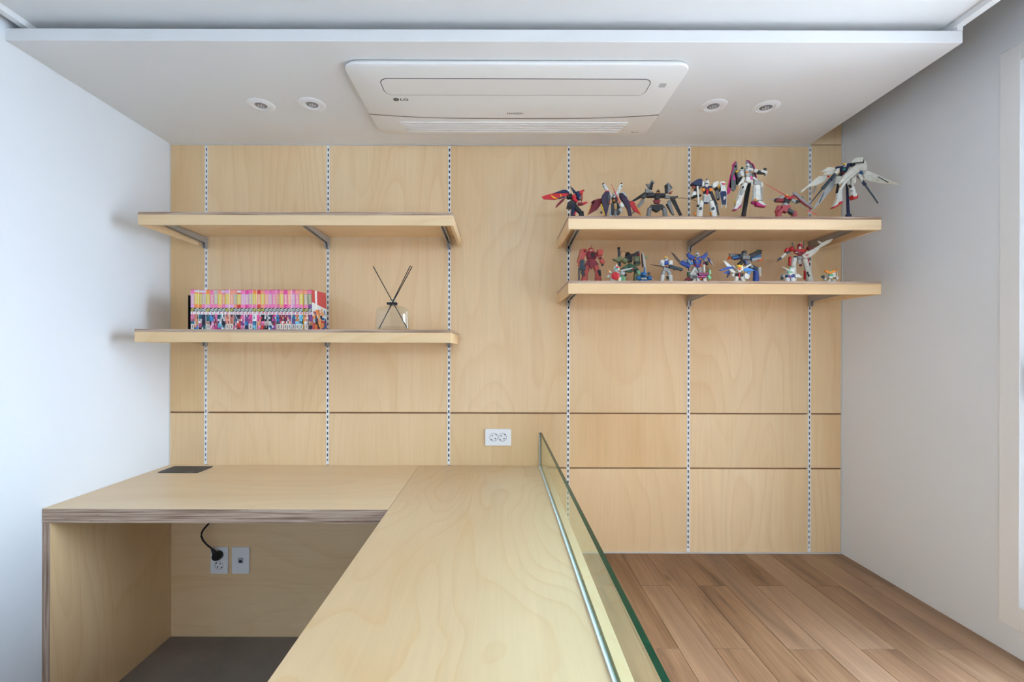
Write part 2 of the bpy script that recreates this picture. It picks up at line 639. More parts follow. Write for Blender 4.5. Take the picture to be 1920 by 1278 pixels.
# ground outside, seen by the light that comes in from below the horizon
bm = bmesh.new()
bx(bm, -60, 60, -60, 60, -4.2, -4.0)
struct(obj('ground', bm, new_mat('outdoor_ground', (186, 184, 178), 0.9)), 'ground outside the window')

# unseen wall added outside to block oblique sky light through the right window
struct(box('wall_light_blocker', XR + 0.42, XR + 4.2, -1.35, -1.05, -4.0, 6.0, new_mat('light_blocker_brown', (128, 112, 102), 0.9)), 'added unseen wall that blocks oblique light outside the window')

# ---------------------------------------------------------------- slotted rails
RLBL = ['first slotted rail from the left wall, behind the books', 'second slotted rail from the left, just right of the books',
        'third slotted rail from the left, right of the reed diffuser', 'slotted rail at the left ends of the toy shelves, behind the glass screen',
        'slotted rail under the middle of the toy shelves', 'slotted rail nearest the right wall']
for i, x in enumerate(RAILX):
    z0 = ZD + 0.003 if x < 0.2 else ZP + 0.007
    z1 = ZS - 0.006
    t = thing('slotted_rail', RLBL[i], 'shelf rail', (x, YB + 0.005, z0), 'pale slotted shelf rails on the panelled wall')
    bm = bmesh.new()
    w, s = 0.0062, 0.0031
    yf = YB - 0.0015
    bx(bm, x - w, x - s, yf, yf + 0.012, z0, z1)
    bx(bm, x + s, x + w, yf, yf + 0.012, z0, z1)
    z = z0
    n = 0
    while z < z1:
        h = 0.0115 if n % 20 else 0.017
        bx(bm, x - s, x + s, yf + 0.0004, yf + 0.004, z, min(z + h, z1))
        z += 0.0255
        n += 1
    obj('rail', bm, RAILW, t)
    box('slot_backing', x - s, x + s, yf + 0.0042, yf + 0.0115, z0, z1, DARK, t)

# ---------------------------------------------------------------- shelves and brackets
SH = [  # key, x0, x1, top, label
    ('ul', -1.409, -0.1826, HC + 0.538, 'empty birch shelf high on the left, above the books'),
    ('ll', -1.421, -0.1905, HC + 0.0822, 'birch shelf on the left carrying the comic books and diffuser'),
    ('ur', 0.2656, 1.483, HC + 0.526, 'upper birch shelf on the right carrying seven toy robots'),
    ('lr', 0.2656, 1.483, HC + 0.2747, 'lower birch shelf on the right carrying the small toy robots')]
SHY0, SHY1 = 1.77, 2.112
BT, FH = 0.0105, 0.040
for key, x0, x1, zt, lbl in SH:
    t = thing('wall_shelf', lbl, 'shelf', ((x0 + x1) / 2, SHY0, zt - BT - FH), 'birch plywood wall shelves')
    zb = zt - BT
    bm = bmesh.new()
    bx(bm, x0, x1, SHY0, SHY1, zb, zt)
    for f in bm.faces:
        f.material_index = 0 if abs(f.normal.z) > 0.5 else 1
    bm.normal_update()
    for f in bm.faces:
        f.material_index = 0 if abs(f.normal.z) > 0.5 else 1
    obj('board', bm, [BIRCH_H, EDGE_X], t)
    box('front_fascia', x0, x1, SHY0, SHY0 + 0.012, zb - FH, zb - 0.0002, BIRCH_H, t, bevel=0.0006, seg=1)
    for a in (x0, x1 - 0.012):
        box('side_fascia', a, a + 0.012, SHY0 + 0.0122, SHY1, zb - FH, zb - 0.0002, BIRCH_H, t, bevel=0.0006, seg=1)

WHERE = {'ul': 'empty upper left shelf', 'll': 'book shelf', 'ur': 'upper toy shelf', 'lr': 'lower toy shelf'}
POS = {0: ', the left one', 1: ', the middle one', 2: ', the right one'}
for key, x0, x1, zt, lbl in SH:
    zb = zt - BT
    xs = RAILX[:3] if key in ('ul', 'll') else RAILX[3:]
    for i, x in enumerate(xs):
        bm = bmesh.new()
        th = 0.004
        for sx in (-1, 1):        # two folded steel webs joined by a top flange
            xa = x + sx * 0.0075 - th / 2
            pts = [(YB - 0.002, zb - 0.001), (1.80, zb - 0.001), (1.80, zb - 0.012), (YB - 0.020, zb - 0.028), (YB - 0.012, zb - 0.052), (YB - 0.002, zb - 0.052)]
            prism(bm, pts, lambda u, v, xa=xa: (xa, u, v), lambda u, v, xa=xa: (xa + th, u, v))
        bx(bm, x - 0.0055, x + 0.0055, 1.80, YB - 0.002, zb - 0.005, zb - 0.001)
        t = thing('shelf_bracket', 'grey steel bracket under the ' + WHERE[key] + POS[i], 'bracket', (x, YB - 0.002, zb - 0.06),
                  'grey steel shelf brackets')
        obj('arm', bm, STEEL, t)
        box('hook', x - 0.002, x + 0.002, YB - 0.004, YB + 0.005, zb - 0.048, zb - 0.038, STEEL, t)

# ---------------------------------------------------------------- desk, peninsula, glass
DX0, DX1 = XL + 0.001, -0.3755
DF = 1.5366
TH = 0.0486
DBK = 2.103
t = thing('desk', 'birch plywood desk built in against the left wall', 'desk', ((DX0 + DX1) / 2, DF, 0.0))


def topped(name, x0, x1, y0, y1, z0, z1, face, edge, parent, bev=0.0008):
    bm = bmesh.new()
    bx(bm, x0, x1, y0, y1, z0, z1)
    bm.normal_update()
    for f in bm.faces:
        f.material_index = 0 if abs(f.normal.z) > 0.5 else 1
    return obj(name, bm, [face, edge], parent, bevel=bev, seg=1)


topped('desk_top', DX0, DX1, DF, YB - 0.001, ZD - TH, ZD, BIRCH_D, EDGE_X, t)
bm = bmesh.new()
bx(bm, DX0, DX0 + 0.027, DF + 0.001, DBK + 0.012, 0.0005, ZD - TH - 0.0005)
bm.normal_update()
for f in bm.faces:
    f.material_index = 1 if abs(f.normal.y) > 0.5 else 0
obj('side_panel', bm, [BIRCH_V, EDGE_V], t)
box('back_panel', DX0 + 0.028, 0.18, DBK, DBK + 0.012, 0.0005, ZD - TH - 0.0005, BIRCH_H, t)

PX0, PX1, PY0 = -0.3745, 0.220, 0.33
t = thing('peninsula_desk', 'birch desk wing running toward the camera beside the glass screen', 'desk', ((PX0 + PX1) / 2, PY0, 0.0))
topped('desk_top', PX0, PX1, PY0, YB - 0.001, ZD - TH, ZD, BIRCH_Y, EDGE_X, t)
box('support_panel', PX1 - 0.030, PX1, PY0, DBK, 0.0005, ZD - TH - 0.0005, BIRCH_V, t)
box('end_panel', PX0 + 0.02, PX1 - 0.031, PY0 + 0.03, PY0 + 0.055, 0.0005, ZD - TH - 0.0005, BIRCH_V, t)

GX0, GX1 = 0.1875, 0.1975
t = thing('glass_screen', 'clear green edged glass screen standing on the desk wing', 'glass panel', (GX0, PY0 + 0.05, ZD))
GLASS = clear_glass('screen_glass', (0.915, 0.965, 0.905, 1), 0.104)
GEDGE = new_mat('green_glass_edge', (1, 62, 42), 0.2, spec=0.35)
bm = bmesh.new()
bx(bm, GX0, GX1, PY0 + 0.05, YB - 0.006, ZD + 0.001, ZD + 0.155)
bm.normal_update()
for f in bm.faces:
    f.material_index = 0 if abs(f.normal.x) > 0.5 else 1
obj('pane', bm, [GLASS, GEDGE], t)
bm = bmesh.new()
bx(bm, GX0 - 0.0042, GX0 - 0.0002, PY0 + 0.05, YB - 0.003, ZD + 0.0004, ZD + 0.0032)
obj('sealant_bead', bm, new_mat('clear_sealant', (222, 236, 244), 0.45, spec=0.3), t, bevel=0.0012, seg=2)
box('wall_bead', GX0 - 0.002, GX0 + 0.006, YB - 0.006, YB - 0.001, ZD + 0.005, ZD + 0.155, new_mat('grey_sealant', (190, 205, 210), 0.4), t)

# black cable lid let into the desk
t = thing('cable_lid', 'flat black cable lid let into the back left of the desk', 'cable grommet', (-1.41, 2.04, ZD))
bm = bmesh.new()
prism(bm, rrect(0.178, 0.108, 0.006), lambda u, v: (-1.405 + u, 2.040 + v, ZD + 0.0002), lambda u, v: (-1.405 + u, 2.040 + v, ZD + 0.003))
obj('lid', bm, new_mat('dark_grey_lid', (52, 54, 58), 0.5), t, bevel=0.0006, seg=1)
box('finger_slot', -1.375, -1.340, 1.990, 1.992, ZD + 0.003, ZD + 0.0034, new_mat('pale_mark', (170, 172, 174), 0.4), t)


# ---------------------------------------------------------------- sockets
def socket(bm_body, bm_holes, c, r, turn=0.0):
    """round earthed socket: sunk dish ring, two pin holes, two side clips (facing -y)"""
    cx, cy, cz = c
    lathe(bm_body, [(r, -0.0006), (r * 0.94, -0.0012), (r * 0.90, 0.0), (r * 0.88, 0.004)], (cx, cy, cz), 'y', 24, cap=(False, True))
    for s in (-1, 1):
        dx, dz = math.cos(turn) * 0.0095 * s, math.sin(turn) * 0.0095 * s
        lathe(bm_holes, [(0.0027, -0.0016), (0.0027, 0.001)], (cx + dx, cy, cz + dz), 'y', 10)
        ex, ez = -math.sin(turn) * r * 0.84 * s, math.cos(turn) * r * 0.84 * s
        bx(bm_holes, cx + ex - 0.003, cx + ex + 0.003, cy - 0.0016, cy + 0.001, cz + ez - 0.002, cz + ez + 0.002)


GREYS = new_mat('socket_dish_grey', (172, 174, 178), 0.4)


def outlet(name, label, cx, cz, yw, w, h, centres, turn):
    t = thing(name, label, 'socket', (cx, yw, cz - h / 2))
    bm = bmesh.new()
    prism(bm, rrect(w, h, 0.003, 3), lambda u, v: (cx + u, yw - 0.0005, cz + v), lambda u, v: (cx + u, yw - 0.009, cz + v))
    obj('cover_plate', bm, WHITEP, t, bevel=0.001, seg=1)
    for (a, b) in centres:
        b1, b2 = bmesh.new(), bmesh.new()
        socket(b1, b2, (a, yw - 0.0095, b), 0.0195, turn)
        d = obj('socket_dish', b1, GREYS, t, smooth=True)
        obj('pin_holes', b2, DARK, d)
    return t


c = pix(934, 819, YB)
outlet('double_socket', 'white double wall socket above the desk wing', c.x, c.z, YB, 0.121, 0.078,
       [(c.x - 0.0205, c.z + 0.001), (c.x + 0.0205, c.z + 0.001)], -0.75)
c = pix(413, 1048.8, DBK)
c1, c2 = pix(413, 1037, DBK), pix(413, 1057.5, DBK)
outlet('plugged_socket', 'white double socket under the desk with a black plug in it', c.x, c.z, DBK, 0.080, 0.122,
       [(c.x, c1.z), (c.x, c2.z)], 0.9)
d = pix(453, 1048.8, DBK)
t = thing('network_socket', 'white network socket plate under the desk, right of the plugged socket', 'socket', (d.x, DBK, d.z - 0.061))
bm = bmesh.new()
prism(bm, rrect(0.080, 0.122, 0.003, 3), lambda u, v: (d.x + u, DBK - 0.0005, d.z + v), lambda u, v: (d.x + u, DBK - 0.009, d.z + v))
obj('cover_plate', bm, WHITEP, t, bevel=0.001, seg=1)
box('jack_insert', d.x - 0.012, d.x + 0.013, DBK - 0.0102, DBK - 0.0088, d.z - 0.012, d.z + 0.013, GREYS, t, bevel=0.0008, seg=1)
box('jack_hole', d.x - 0.006, d.x + 0.007, DBK - 0.0108, DBK - 0.010, d.z - 0.009, d.z + 0.002, DARK, t)

# plug and lead
t = thing('plug_lead', 'black plug and cable running up under the desk top', 'cable', (c1.x, DBK - 0.01, c1.z - 0.02))
p0 = Vector((c1.x + 0.002, DBK - 0.010, c1.z))
bm = bmesh.new()
lathe(bm, [(0.0185, 0.0), (0.020, -0.006), (0.020, -0.022), (0.016, -0.032)], p0, 'y', 20)
e0 = pix(397, 1028, DBK - 0.035)
tube(bm, [p0 + Vector((0, -0.020, 0.0)), (p0 + Vector((0, -0.02, 0)) + e0) / 2, e0], [0.013, 0.010, 0.005], 10)
obj('plug', bm, BLACK, t, smooth=True)
pts = [e0]
for px_, py_, dd in ((388, 1021, 0.04), (381, 1013, 0.045), (377.5, 1005, 0.05), (378, 999, 0.05), (381, 993, 0.05), (386, 987, 0.05), (393, 979, 0.05), (400, 966, 0.05), (402, 955, 0.045)):
    pts.append(pix(px_, py_, DBK - dd))
bm = bmesh.new()
tube(bm, pts, 0.0042, 8)
obj('cable', bm, BLACK, t, smooth=True)

# ---------------------------------------------------------------- ceiling cassette air conditioner
ZA = HC + 0.945
AX0, AX1, AY0, AY1 = -0.527, 0.637, 1.505, 1.992
ACX, ACY = (AX0 + AX1) / 2, (AY0 + AY1) / 2
t = thing('air_conditioner', 'white one way ceiling air conditioner set in the soffit', 'air conditioner', (ACX, ACY, ZA))
YS0, YSM = 1.818, 1.850            # seam between front panel and louver: ends and middle


def seam(u):
    q = (u - ACX) / (AX1 - AX0) * 2
    return YSM - (YSM - YS0) * abs(q) ** 3


def rounded_side(front):
    """half of the rounded outline, closed along the curved seam"""
    out = rrect(AX1 - AX0, AY1 - AY0, 0.045, 8)
    out = [(ACX + a, ACY + b) for a, b in out]
    n = 24
    gap = 0.0026
    if front:
        low = [p for p in out if p[1] < YS0 - 0.05]
        low.sort(key=lambda p: math.atan2(p[1] - ACY, p[0] - ACX))
        line = [(AX1 - (AX1 - AX0) * k / n, seam(AX1 - (AX1 - AX0) * k / n) - gap) for k in range(n + 1)]
        return low + line
    high = [p for p in out if p[1] > YSM]
    high.sort(key=lambda p: math.atan2(p[1] - ACY, p[0] - ACX))
    line = [(AX0 + (AX1 - AX0) * k / n, seam(AX0 + (AX1 - AX0) * k / n) + gap) for k in range(n + 1)]
    return high + line


bm = bmesh.new()
prism(bm, [(ACX + a, ACY + b) for a, b in rrect(AX1 - AX0 - 0.012, AY1 - AY0 - 0.012, 0.04, 6)],
      lambda u, v: (u, v, ZS - 0.0005), lambda u, v: (u, v, ZA + 0.008))
obj('body', bm, new_mat('appliance_shade_grey', (96, 92, 88), 0.6), t)
for nm, front in (('front_panel', True), ('outlet_panel', False)):
    o_ = rounded_side(front)
    cx_, cy_ = (ACX, 1.66) if front else (ACX, 1.92)
    bm = bmesh.new()
    lv = []
    for k, (zz, sh) in enumerate(((ZA + 0.0175, 0.004), (ZA + 0.010, 0.0), (ZA + 0.004, 0.002), (ZA, 0.009))):
        ring = []
        for (u, v) in o_:
            on_seam = abs(v - seam(u)) < 0.004
            du, dv = u - ACX, v - cy_
            uu = u - math.copysign(sh, du) * min(1.0, max(0.0, (abs(du) - 0.35) / 0.2))
            vv = v if on_seam else v - math.copysign(sh, dv) * min(1.0, abs(dv) / 0.05)
            ring.append(bm.verts.new((uu, vv, zz)))
        lv.append(ring)
    n = len(o_)
    for a, b in zip(lv, lv[1:]):
        for k in range(n):
            bm.faces.new((a[k], a[(k + 1) % n], b[(k + 1) % n], b[k]))
    bm.faces.new(lv[-1])
    bm.faces.new(lv[0][::-1])
    pan = obj(nm, bm, ACW, t, smooth=True)
    if front:
        ac_front = pan
    else:
        ac_out = pan
IX0, IX1, IY0, IY1 = -0.421, 0.527, 1.581, 1.679
for nm, grow, z0, z1, mt in (('intake_gap', 0.0052, ZA + 0.002, ZA - 0.0006, DARK), ('intake_flap', 0.0, ZA + 0.002, ZA - 0.0012, ACW)):
    bm = bmesh.new()
    prism(bm, [((IX0 + IX1) / 2 + a, (IY0 + IY1) / 2 + b) for a, b in rrect(IX1 - IX0 + grow, IY1 - IY0 + grow, 0.028 + grow / 2, 8)],
          lambda u, v: (u, v, z0), lambda u, v: (u, v, z1))
    obj(nm, bm, mt, ac_front)
# dark strip laid along the seam, its colour standing for shade in the gap
bm = bmesh.new()
n_ = 28
sa, sb = [], []
for k in range(n_ + 1):
    u = AX0 + 0.004 + (AX1 - AX0 - 0.008) * k / n_
    sa.append(bm.verts.new((u, seam(u) - 0.0024, ZA - 0.0004)))
    sb.append(bm.verts.new((u, seam(u) + 0.0024, ZA - 0.0004)))
for k in range(n_):
    bm.faces.new((sa[k], sa[k + 1], sb[k + 1], sb[k]))
obj('seam_shade_strip', bm, new_mat('seam_shade', (112, 106, 98), 0.7), ac_out)
# outlet slats
for k in range(5):
    y = 1.886 + k * 0.0195
    bm = bmesh.new()
    prism(bm, rrect(0.95 - 0.012 * k, 0.0165, 0.0075, 4), lambda u, v, y=y: (ACX + u, y + v, ZA + 0.001), lambda u, v, y=y: (ACX + u, y + v, ZA - 0.0026 + v * 0.16))
    obj('slat', bm, ACW, ac_out)


def under(x, y, z):
    """frame for lettering on the underside: reads left to right, letters stand toward the camera"""
    return Matrix.Translation((x, y, z)) @ Matrix.Rotation(math.pi, 4, 'X')


zt_ = ZA - 0.0005
lx, ly = -0.392, 1.711
bm = bmesh.new()
lathe(bm, [(0.0105, 0.0), (0.0105, 0.0006)], (lx, ly, zt_ - 0.0006), 'z', 20)
emb = obj('emblem', bm, LETTER, ac_front)
PALE = new_mat('pale_print', (205, 205, 205), 0.5)
bm = bmesh.new()
bx(bm, lx - 0.0012, lx + 0.0006, ly - 0.005, ly + 0.004, zt_ - 0.0010, zt_ - 0.0006)
bx(bm, lx - 0.0012, lx + 0.005, ly + 0.0028, ly + 0.0042, zt_ - 0.0010, zt_ - 0.0006)
bx(bm, lx - 0.0055, lx - 0.0032, ly - 0.0048, ly - 0.0026, zt_ - 0.0010, zt_ - 0.0006)
obj('emblem_mark', bm, PALE, emb)
place_text('brand_lettering', 'LG', 0.021, under(lx + 0.030, ly + 0.001, zt_), LETTER, ac_front, bold=0.0006, sx=1.25)
place_text('model_lettering', 'WHISEN', 0.0175, under(0.056, 1.811, zt_), LETTER, ac_front, shear=0.3, bold=0.0002, sx=1.0)
q = pix(1241, 159, 1.62)
sx_, sy_ = (1241 - VPX) * (FPX * 0.945 / 499) / FPX, FPX * 0.945 / 499
bm = bmesh.new()
prism(bm, rrect(0.024, 0.022, 0.004, 3), lambda u, v: (sx_ + u, sy_ + v, zt_ + 0.001), lambda u, v: (sx_ + u, sy_ + v, zt_ - 0.001))
obj('sensor_window', bm, new_mat('grey_sensor', (186, 190, 190), 0.3), ac_front)
place_text('mark_lettering', 'Plasma', 0.012, under(0.578, 1.962, zt_), LETTER, ac_out, shear=0.25)

# ---------------------------------------------------------------- recessed spotlights
CHROME = new_mat('lamp_reflector', (150, 152, 158), 0.12, 0.45)
LENS = new_mat('lamp_lens', (200, 202, 206), 0.06, 0.2, 0.8)
for (px_, py_, lbl) in ((489.5, 197, 'recessed round spotlight, leftmost of the four'), (585.5, 195.5, 'recessed round spotlight just left of the air conditioner'),
                        (1337, 198.5, 'recessed round spotlight just right of the air conditioner'), (1435.5, 201, 'recessed round spotlight, rightmost of the four')):
    c = pix(px_, py_, 1.0)
    dpt = (ZS - HC) / (c.z - HC)
    p = pix(px_, py_, dpt)
    x, y = p.x, p.y
    t = thing('spotlight', lbl, 'ceiling light', (x, y, ZS), 'recessed spotlights in the soffit')
    bm = bmesh.new()
    lathe(bm, [(0.0315, 0.012), (0.0315, -0.0015), (0.034, -0.004), (0.047, -0.0035), (0.0515, -0.0015), (0.052, -0.0002)], (x, y, ZS), 'z', 32, cap=(False, False))
    obj('trim_ring', bm, WHITEP, t, smooth=True)
    bm = bmesh.new()
    lathe(bm, [(0.0312, -0.001), (0.026, -0.003), (0.0235, -0.0015), (0.0215, 0.008), (0.014, 0.014)], (x, y, ZS - 0.001), 'z', 28, cap=(False, False))
    g_ = obj('gimbal_ring', bm, WHITEP, t, smooth=True)
    bm = bmesh.new()
    lathe(bm, [(0.0235, 0.0), (0.020, -0.004), (0.012, -0.0055), (0.004, -0.005)], (x, y, ZS + 0.001), 'z', 24, cap=(False, True))
    ref = obj('lens', bm, CHROME, t, smooth=True)
    bm = bmesh.new()
    for k in range(7):
        a = k * math.pi * 2 / 6
        rr = 0.010 if k < 6 else 0.0
        lathe(bm, [(0.0042, -0.0045), (0.003, -0.0068), (0.001, -0.0074)], (x + rr * math.cos(a), y + rr * math.sin(a), ZS + 0.001), 'z', 8, cap=(False, True))
    obj('lens_facets', bm, LENS, ref, smooth=True)
# ---------------------------------------------------------------- comic books
SHELF_TOP = {k: z for k, _, _, z, _ in SH}
PRINT = printed('spine_print')
PAPER = new_mat('book_paper', (226, 218, 200), 0.8)
CREAM = new_mat('cream_lettering', (228, 218, 176), 0.5)
REDL = new_mat('red_numerals', (206, 52, 84), 0.5)
BK_Y, BK_D, BK_H, BK_P = 1.91, 0.114, 0.172, 7.29
# band colours read off each spine from the left wall: top, title ground, lower band, picture tones
P_, L_, O_, Y_, R_, G_, M_, S_ = (236, 120, 170), (226, 160, 206), (240, 140, 70), (226, 196, 60), (214, 62, 56), (190, 170, 160), (226, 70, 150), (240, 150, 130)
NV, BL, TL, WH, BKc, SK, PU, CY, DR = (40, 44, 84), (60, 130, 196), (40, 112, 128), (232, 230, 230), (30, 28, 38), (226, 150, 116), (140, 74, 150), (120, 200, 226), (150, 40, 70)
SPINES = [
    (P_, L_, L_, [P_, TL, NV]), (O_, Y_, O_, [SK, SK, BL]), (O_, Y_, O_, [TL, WH, P_, BKc]), (P_, G_, P_, [NV, BKc, TL]), (O_, Y_, L_, [TL, SK, BKc]),
    (P_, P_, P_, [BL, L_, P_]), (G_, G_, P_, [P_, DR, M_]), (S_, Y_, S_, [TL, WH, CY, PU]), (P_, S_, P_, [WH, BKc, CY]), (L_, Y_, L_, [S_, S_, SK]),
    (S_, S_, L_, [S_, SK, S_]), (S_, G_, S_, [TL, NV, P_]), (R_, Y_, R_, [BKc, R_, R_]), (P_, L_, P_, [P_, PU, L_]), (M_, L_, M_, [PU, BL, NV]),
    (P_, G_, P_, [M_, P_, M_]), (O_, Y_, P_, [WH, BL, CY]), (R_, S_, R_, [M_, SK, P_]), (S_, Y_, S_, [BKc, P_, R_]), (P_, S_, P_, [WH, G_, BKc]),
    (P_, L_, P_, [BKc, WH, BL]), (P_, P_, P_, [M_, DR, PU]), (P_, S_, P_, [BL, NV, R_]), (S_, Y_, S_, [DR, SK, R_]), (M_, P_, M_, [DR, SK, DR]),
    (S_, S_, P_, [PU, SK, NV]), (P_, L_, L_, [BL, PU, NV]), (S_, P_, P_, [O_, CY, TL]), (S_, Y_, P_, [CY, TL, WH]), (P_, P_, P_, [M_, DR, SK]),
    (S_, G_, P_, [SK, WH, S_]), (P_, (150, 158, 120), PU, [PU, SK, NV])]
SPINES = SPINES[:29] + SPINES[30:]
TITLE = text_mesh('SLAM DUNK', 0.0115, 0.0, 0.0, 0.0004)
TITLE.materials.clear()
TITLE.materials.append(CREAM)


def colour_faces(bm, quads):
    lay = bm.loops.layers.float_color.new('print')
    for (pts, col) in quads:
        f = bm.faces.new([bm.verts.new(p) for p in pts])
        cl = lin(col)
        for lp in f.loops:
            lp[lay] = cl


ORD = {1: 'first', 2: 'second', 3: 'third', 4: 'fourth', 5: 'fifth', 6: 'sixth', 7: 'seventh', 8: 'eighth', 9: 'ninth', 10: 'tenth', 11: 'eleventh',
       12: 'twelfth', 13: 'thirteenth', 14: 'fourteenth', 15: 'fifteenth', 16: 'sixteenth', 17: 'seventeenth', 18: 'eighteenth', 19: 'nineteenth',
       20: 'twentieth', 21: 'twenty-first', 22: 'twenty-second', 23: 'twenty-third', 24: 'twenty-fourth', 25: 'twenty-fifth', 26: 'twenty-sixth',
       27: 'twenty-seventh', 28: 'twenty-eighth', 29: 'twenty-ninth', 30: 'thirtieth', 31: 'thirty-first'}
HUE = {P_: 'pink', L_: 'lilac', O_: 'orange', Y_: 'yellow', R_: 'red', G_: 'greyish', M_: 'magenta', S_: 'salmon'}
rng = random.Random(11)
scale_b = BK_Y / FPX
TH_B = BK_P * scale_b
LABELLED = {1, 5, 10, 11, 16, 23, 24, 25, 26, 27, 28, 29, 30}
for n, (ca, cb, cd, pic) in enumerate(SPINES, 1):
    xc = 357.2 + BK_P * (n - 0.5)
    lean, yaw = 0.0, rng.uniform(-0.006, 0.006)
    dy = rng.uniform(-0.003, 0.003)
    if n == 30:
        xc, lean, yaw = 574.0, -0.020, -0.02
    if n == 31:
        xc, lean, yaw = 583.2, -0.036, -0.15
    p = pix(xc, 600, BK_Y)
    base = Vector((p.x, BK_Y + dy, SHELF_TOP['ll']))
    hue = HUE.get(ca, 'pink')
    if n == 1:
        lbl = 'pink comic book at the left end of the row, against the black bookend'
    elif n == 31:
        lbl = 'comic book at the right end of the row, showing its red front cover'
    elif n == 30:
        lbl = 'leaning comic book, second from the right end of the row'
    else:
        lbl = '%s spined comic book, %s from the left end of the row' % (hue, ORD[n])
    t = thing('comic_book', lbl, 'book', base, 'comic books on the left shelf')
    t.rotation_euler = (0, lean, yaw)
    h = BK_H + rng.uniform(-0.0012, 0.0012)
    x0, x1 = base.x - TH_B / 2 + 0.00025, base.x + TH_B / 2 - 0.00025
    y0, y1, z0 = base.y, base.y + BK_D, base.z + 0.0004
    # cover: spine and two boards as one folded sheet
    bm = bmesh.new()
    c_ = 0.0006
    bx(bm, x0, x1, y0, y0 + c_, z0, z0 + h)
    bx(bm, x0, x0 + c_, y0 + c_, y1, z0, z0 + h)
    bx(bm, x1 - c_, x1, y0 + c_, y1, z0, z0 + h)
    cv = obj('cover', bm, new_mat('cover_card', (235, 228, 214) if n != 29 else (236, 190, 40), 0.45), t)
    box('pages', x0 + c_, x1 - c_, y0 + c_ + 0.0005, y1 - 0.002, z0 + 0.001, z0 + h - 0.0015, PAPER, t)
    # spine print
    ys = y0 - 0.0002
    quads = []

    def band(f0, f1, col, u0=0.0, u1=1.0, tilt=0.0):
        za, zb_ = z0 + h * (1 - f0), z0 + h * (1 - f1)
        xa, xb = x0 + (x1 - x0) * u0, x0 + (x1 - x0) * u1
        quads.append((((xa, ys, zb_ - tilt), (xb, ys, zb_ + tilt), (xb, ys, za + tilt), (xa, ys, za - tilt)), col))

    band(0.0, 0.012, (190, 60, 70))
    if n in (2, 3, 4, 9, 13):
        band(0.012, 0.07, (222, 206, 214))
        band(0.07, 0.10, ca)
    else:
        band(0.012, 0.10, ca)
    band(0.10, 0.36, cb)
    band(0.36, 0.445, cd)
    tl = 0.0024
    band(0.445, 0.535, BKc)
    bright = (206, 200, 90) if n in (1, 5, 10, 11, 17, 18, 19, 30) else (196, 206, 196)
    ys -= 0.0001
    band(0.462, 0.488, bright, 0.08, 0.92, tl)
    band(0.500, 0.522, bright, 0.08, 0.92, tl)
    ys += 0.0001
    band(0.535, 0.605, (232, 228, 230))
    f = 0.605
    rows_ = 7
    df = (0.975 - f) / rows_
    for r in range(rows_):
        mcol = pic[min(len(pic) - 1, int(r / rows_ * len(pic)))]
        cuts = [0.0, rng.uniform(0.25, 0.45), rng.uniform(0.55, 0.8), 1.0]
        for u0, u1 in zip(cuts, cuts[1:]):
            k = rng.uniform(0.7, 1.12)
            col = mcol if rng.random() < 0.7 else rng.choice(pic + [WH, NV])
            band(f, f + df + 0.0005, tuple(min(250, int(v * k)) for v in col), u0, u1)
        f += df
    band(0.975, 1.0, (150, 40, 56))
    if n in LABELLED:
        ys -= 0.0001
        band(0.835, 0.965, (224, 220, 210), 0.08, 0.9)
        ys -= 0.0001
        band(0.86, 0.94, (120, 118, 120), 0.4, 0.62)
        ys += 0.0002
    bm = bmesh.new()
    colour_faces(bm, quads)
    sp = obj('spine_print', bm, PRINT, t)
    fr = Matrix(((0, 1, 0, base.x), (0, 0, -1, y0 - 0.0005), (-1, 0, 0, z0 + h * (1 - 0.235)), (0, 0, 0, 1)))
    place_text('title_lettering', '', 0, fr, CREAM, t, me=TITLE, sx=0.62)
    fr = Matrix(((1, 0, 0, base.x), (0, 0, -1, y0 - 0.0005), (0, 1, 0, z0 + h * (1 - 0.572)), (0, 0, 0, 1)))
    place_text('volume_number', str(n), 0.0125, fr, REDL, t, bold=0.0004, sx=0.85)
    if n == 31:
        # plain printed front cover: red ground, white beam, soft blocks of dark, skin, blue and teal
        q2 = []
        xs = x1 + 0.0003

        def cover(u0, u1, v0, v1, col, lift=0.0, sh=0.0):
            ya, yb_ = y0 + BK_D * u0, y0 + BK_D * u1
            za, zb_ = z0 + h * v0, z0 + h * v1
            q2.append((((xs + lift, ya, za), (xs + lift, yb_, za + sh), (xs + lift, yb_, zb_ + sh), (xs + lift, ya, zb_)), col))
        cover(0, 1, 0, 1, (196, 74, 74))
        cover(0, 1, 0.36, 0.70, (214, 220, 216), 0.0002, -0.02)
        cover(0.22, 0.36, 0.56, 0.995, (226, 226, 222), 0.0003)
        for i in range(70):
            u, v = rng.uniform(0.0, 0.88), rng.uniform(0.0, 0.55)
            w_, hh = rng.uniform(0.07, 0.16), rng.uniform(0.05, 0.14)
            if v + hh > 0.60 - 0.2 * abs(u - 0.6):
                continue
            col = rng.choice([(224, 160, 84), (228, 150, 96), (38, 34, 44), (30, 96, 168), (32, 34, 52), (150, 196, 208), (176, 70, 66), (220, 130, 60)])
            cover(u, min(1, u + w_), v, v + hh, col, 0.0004 + i * 0.000012)
        bm = bmesh.new()
        colour_faces(bm, q2)
        obj('cover_print', bm, PRINT, t)

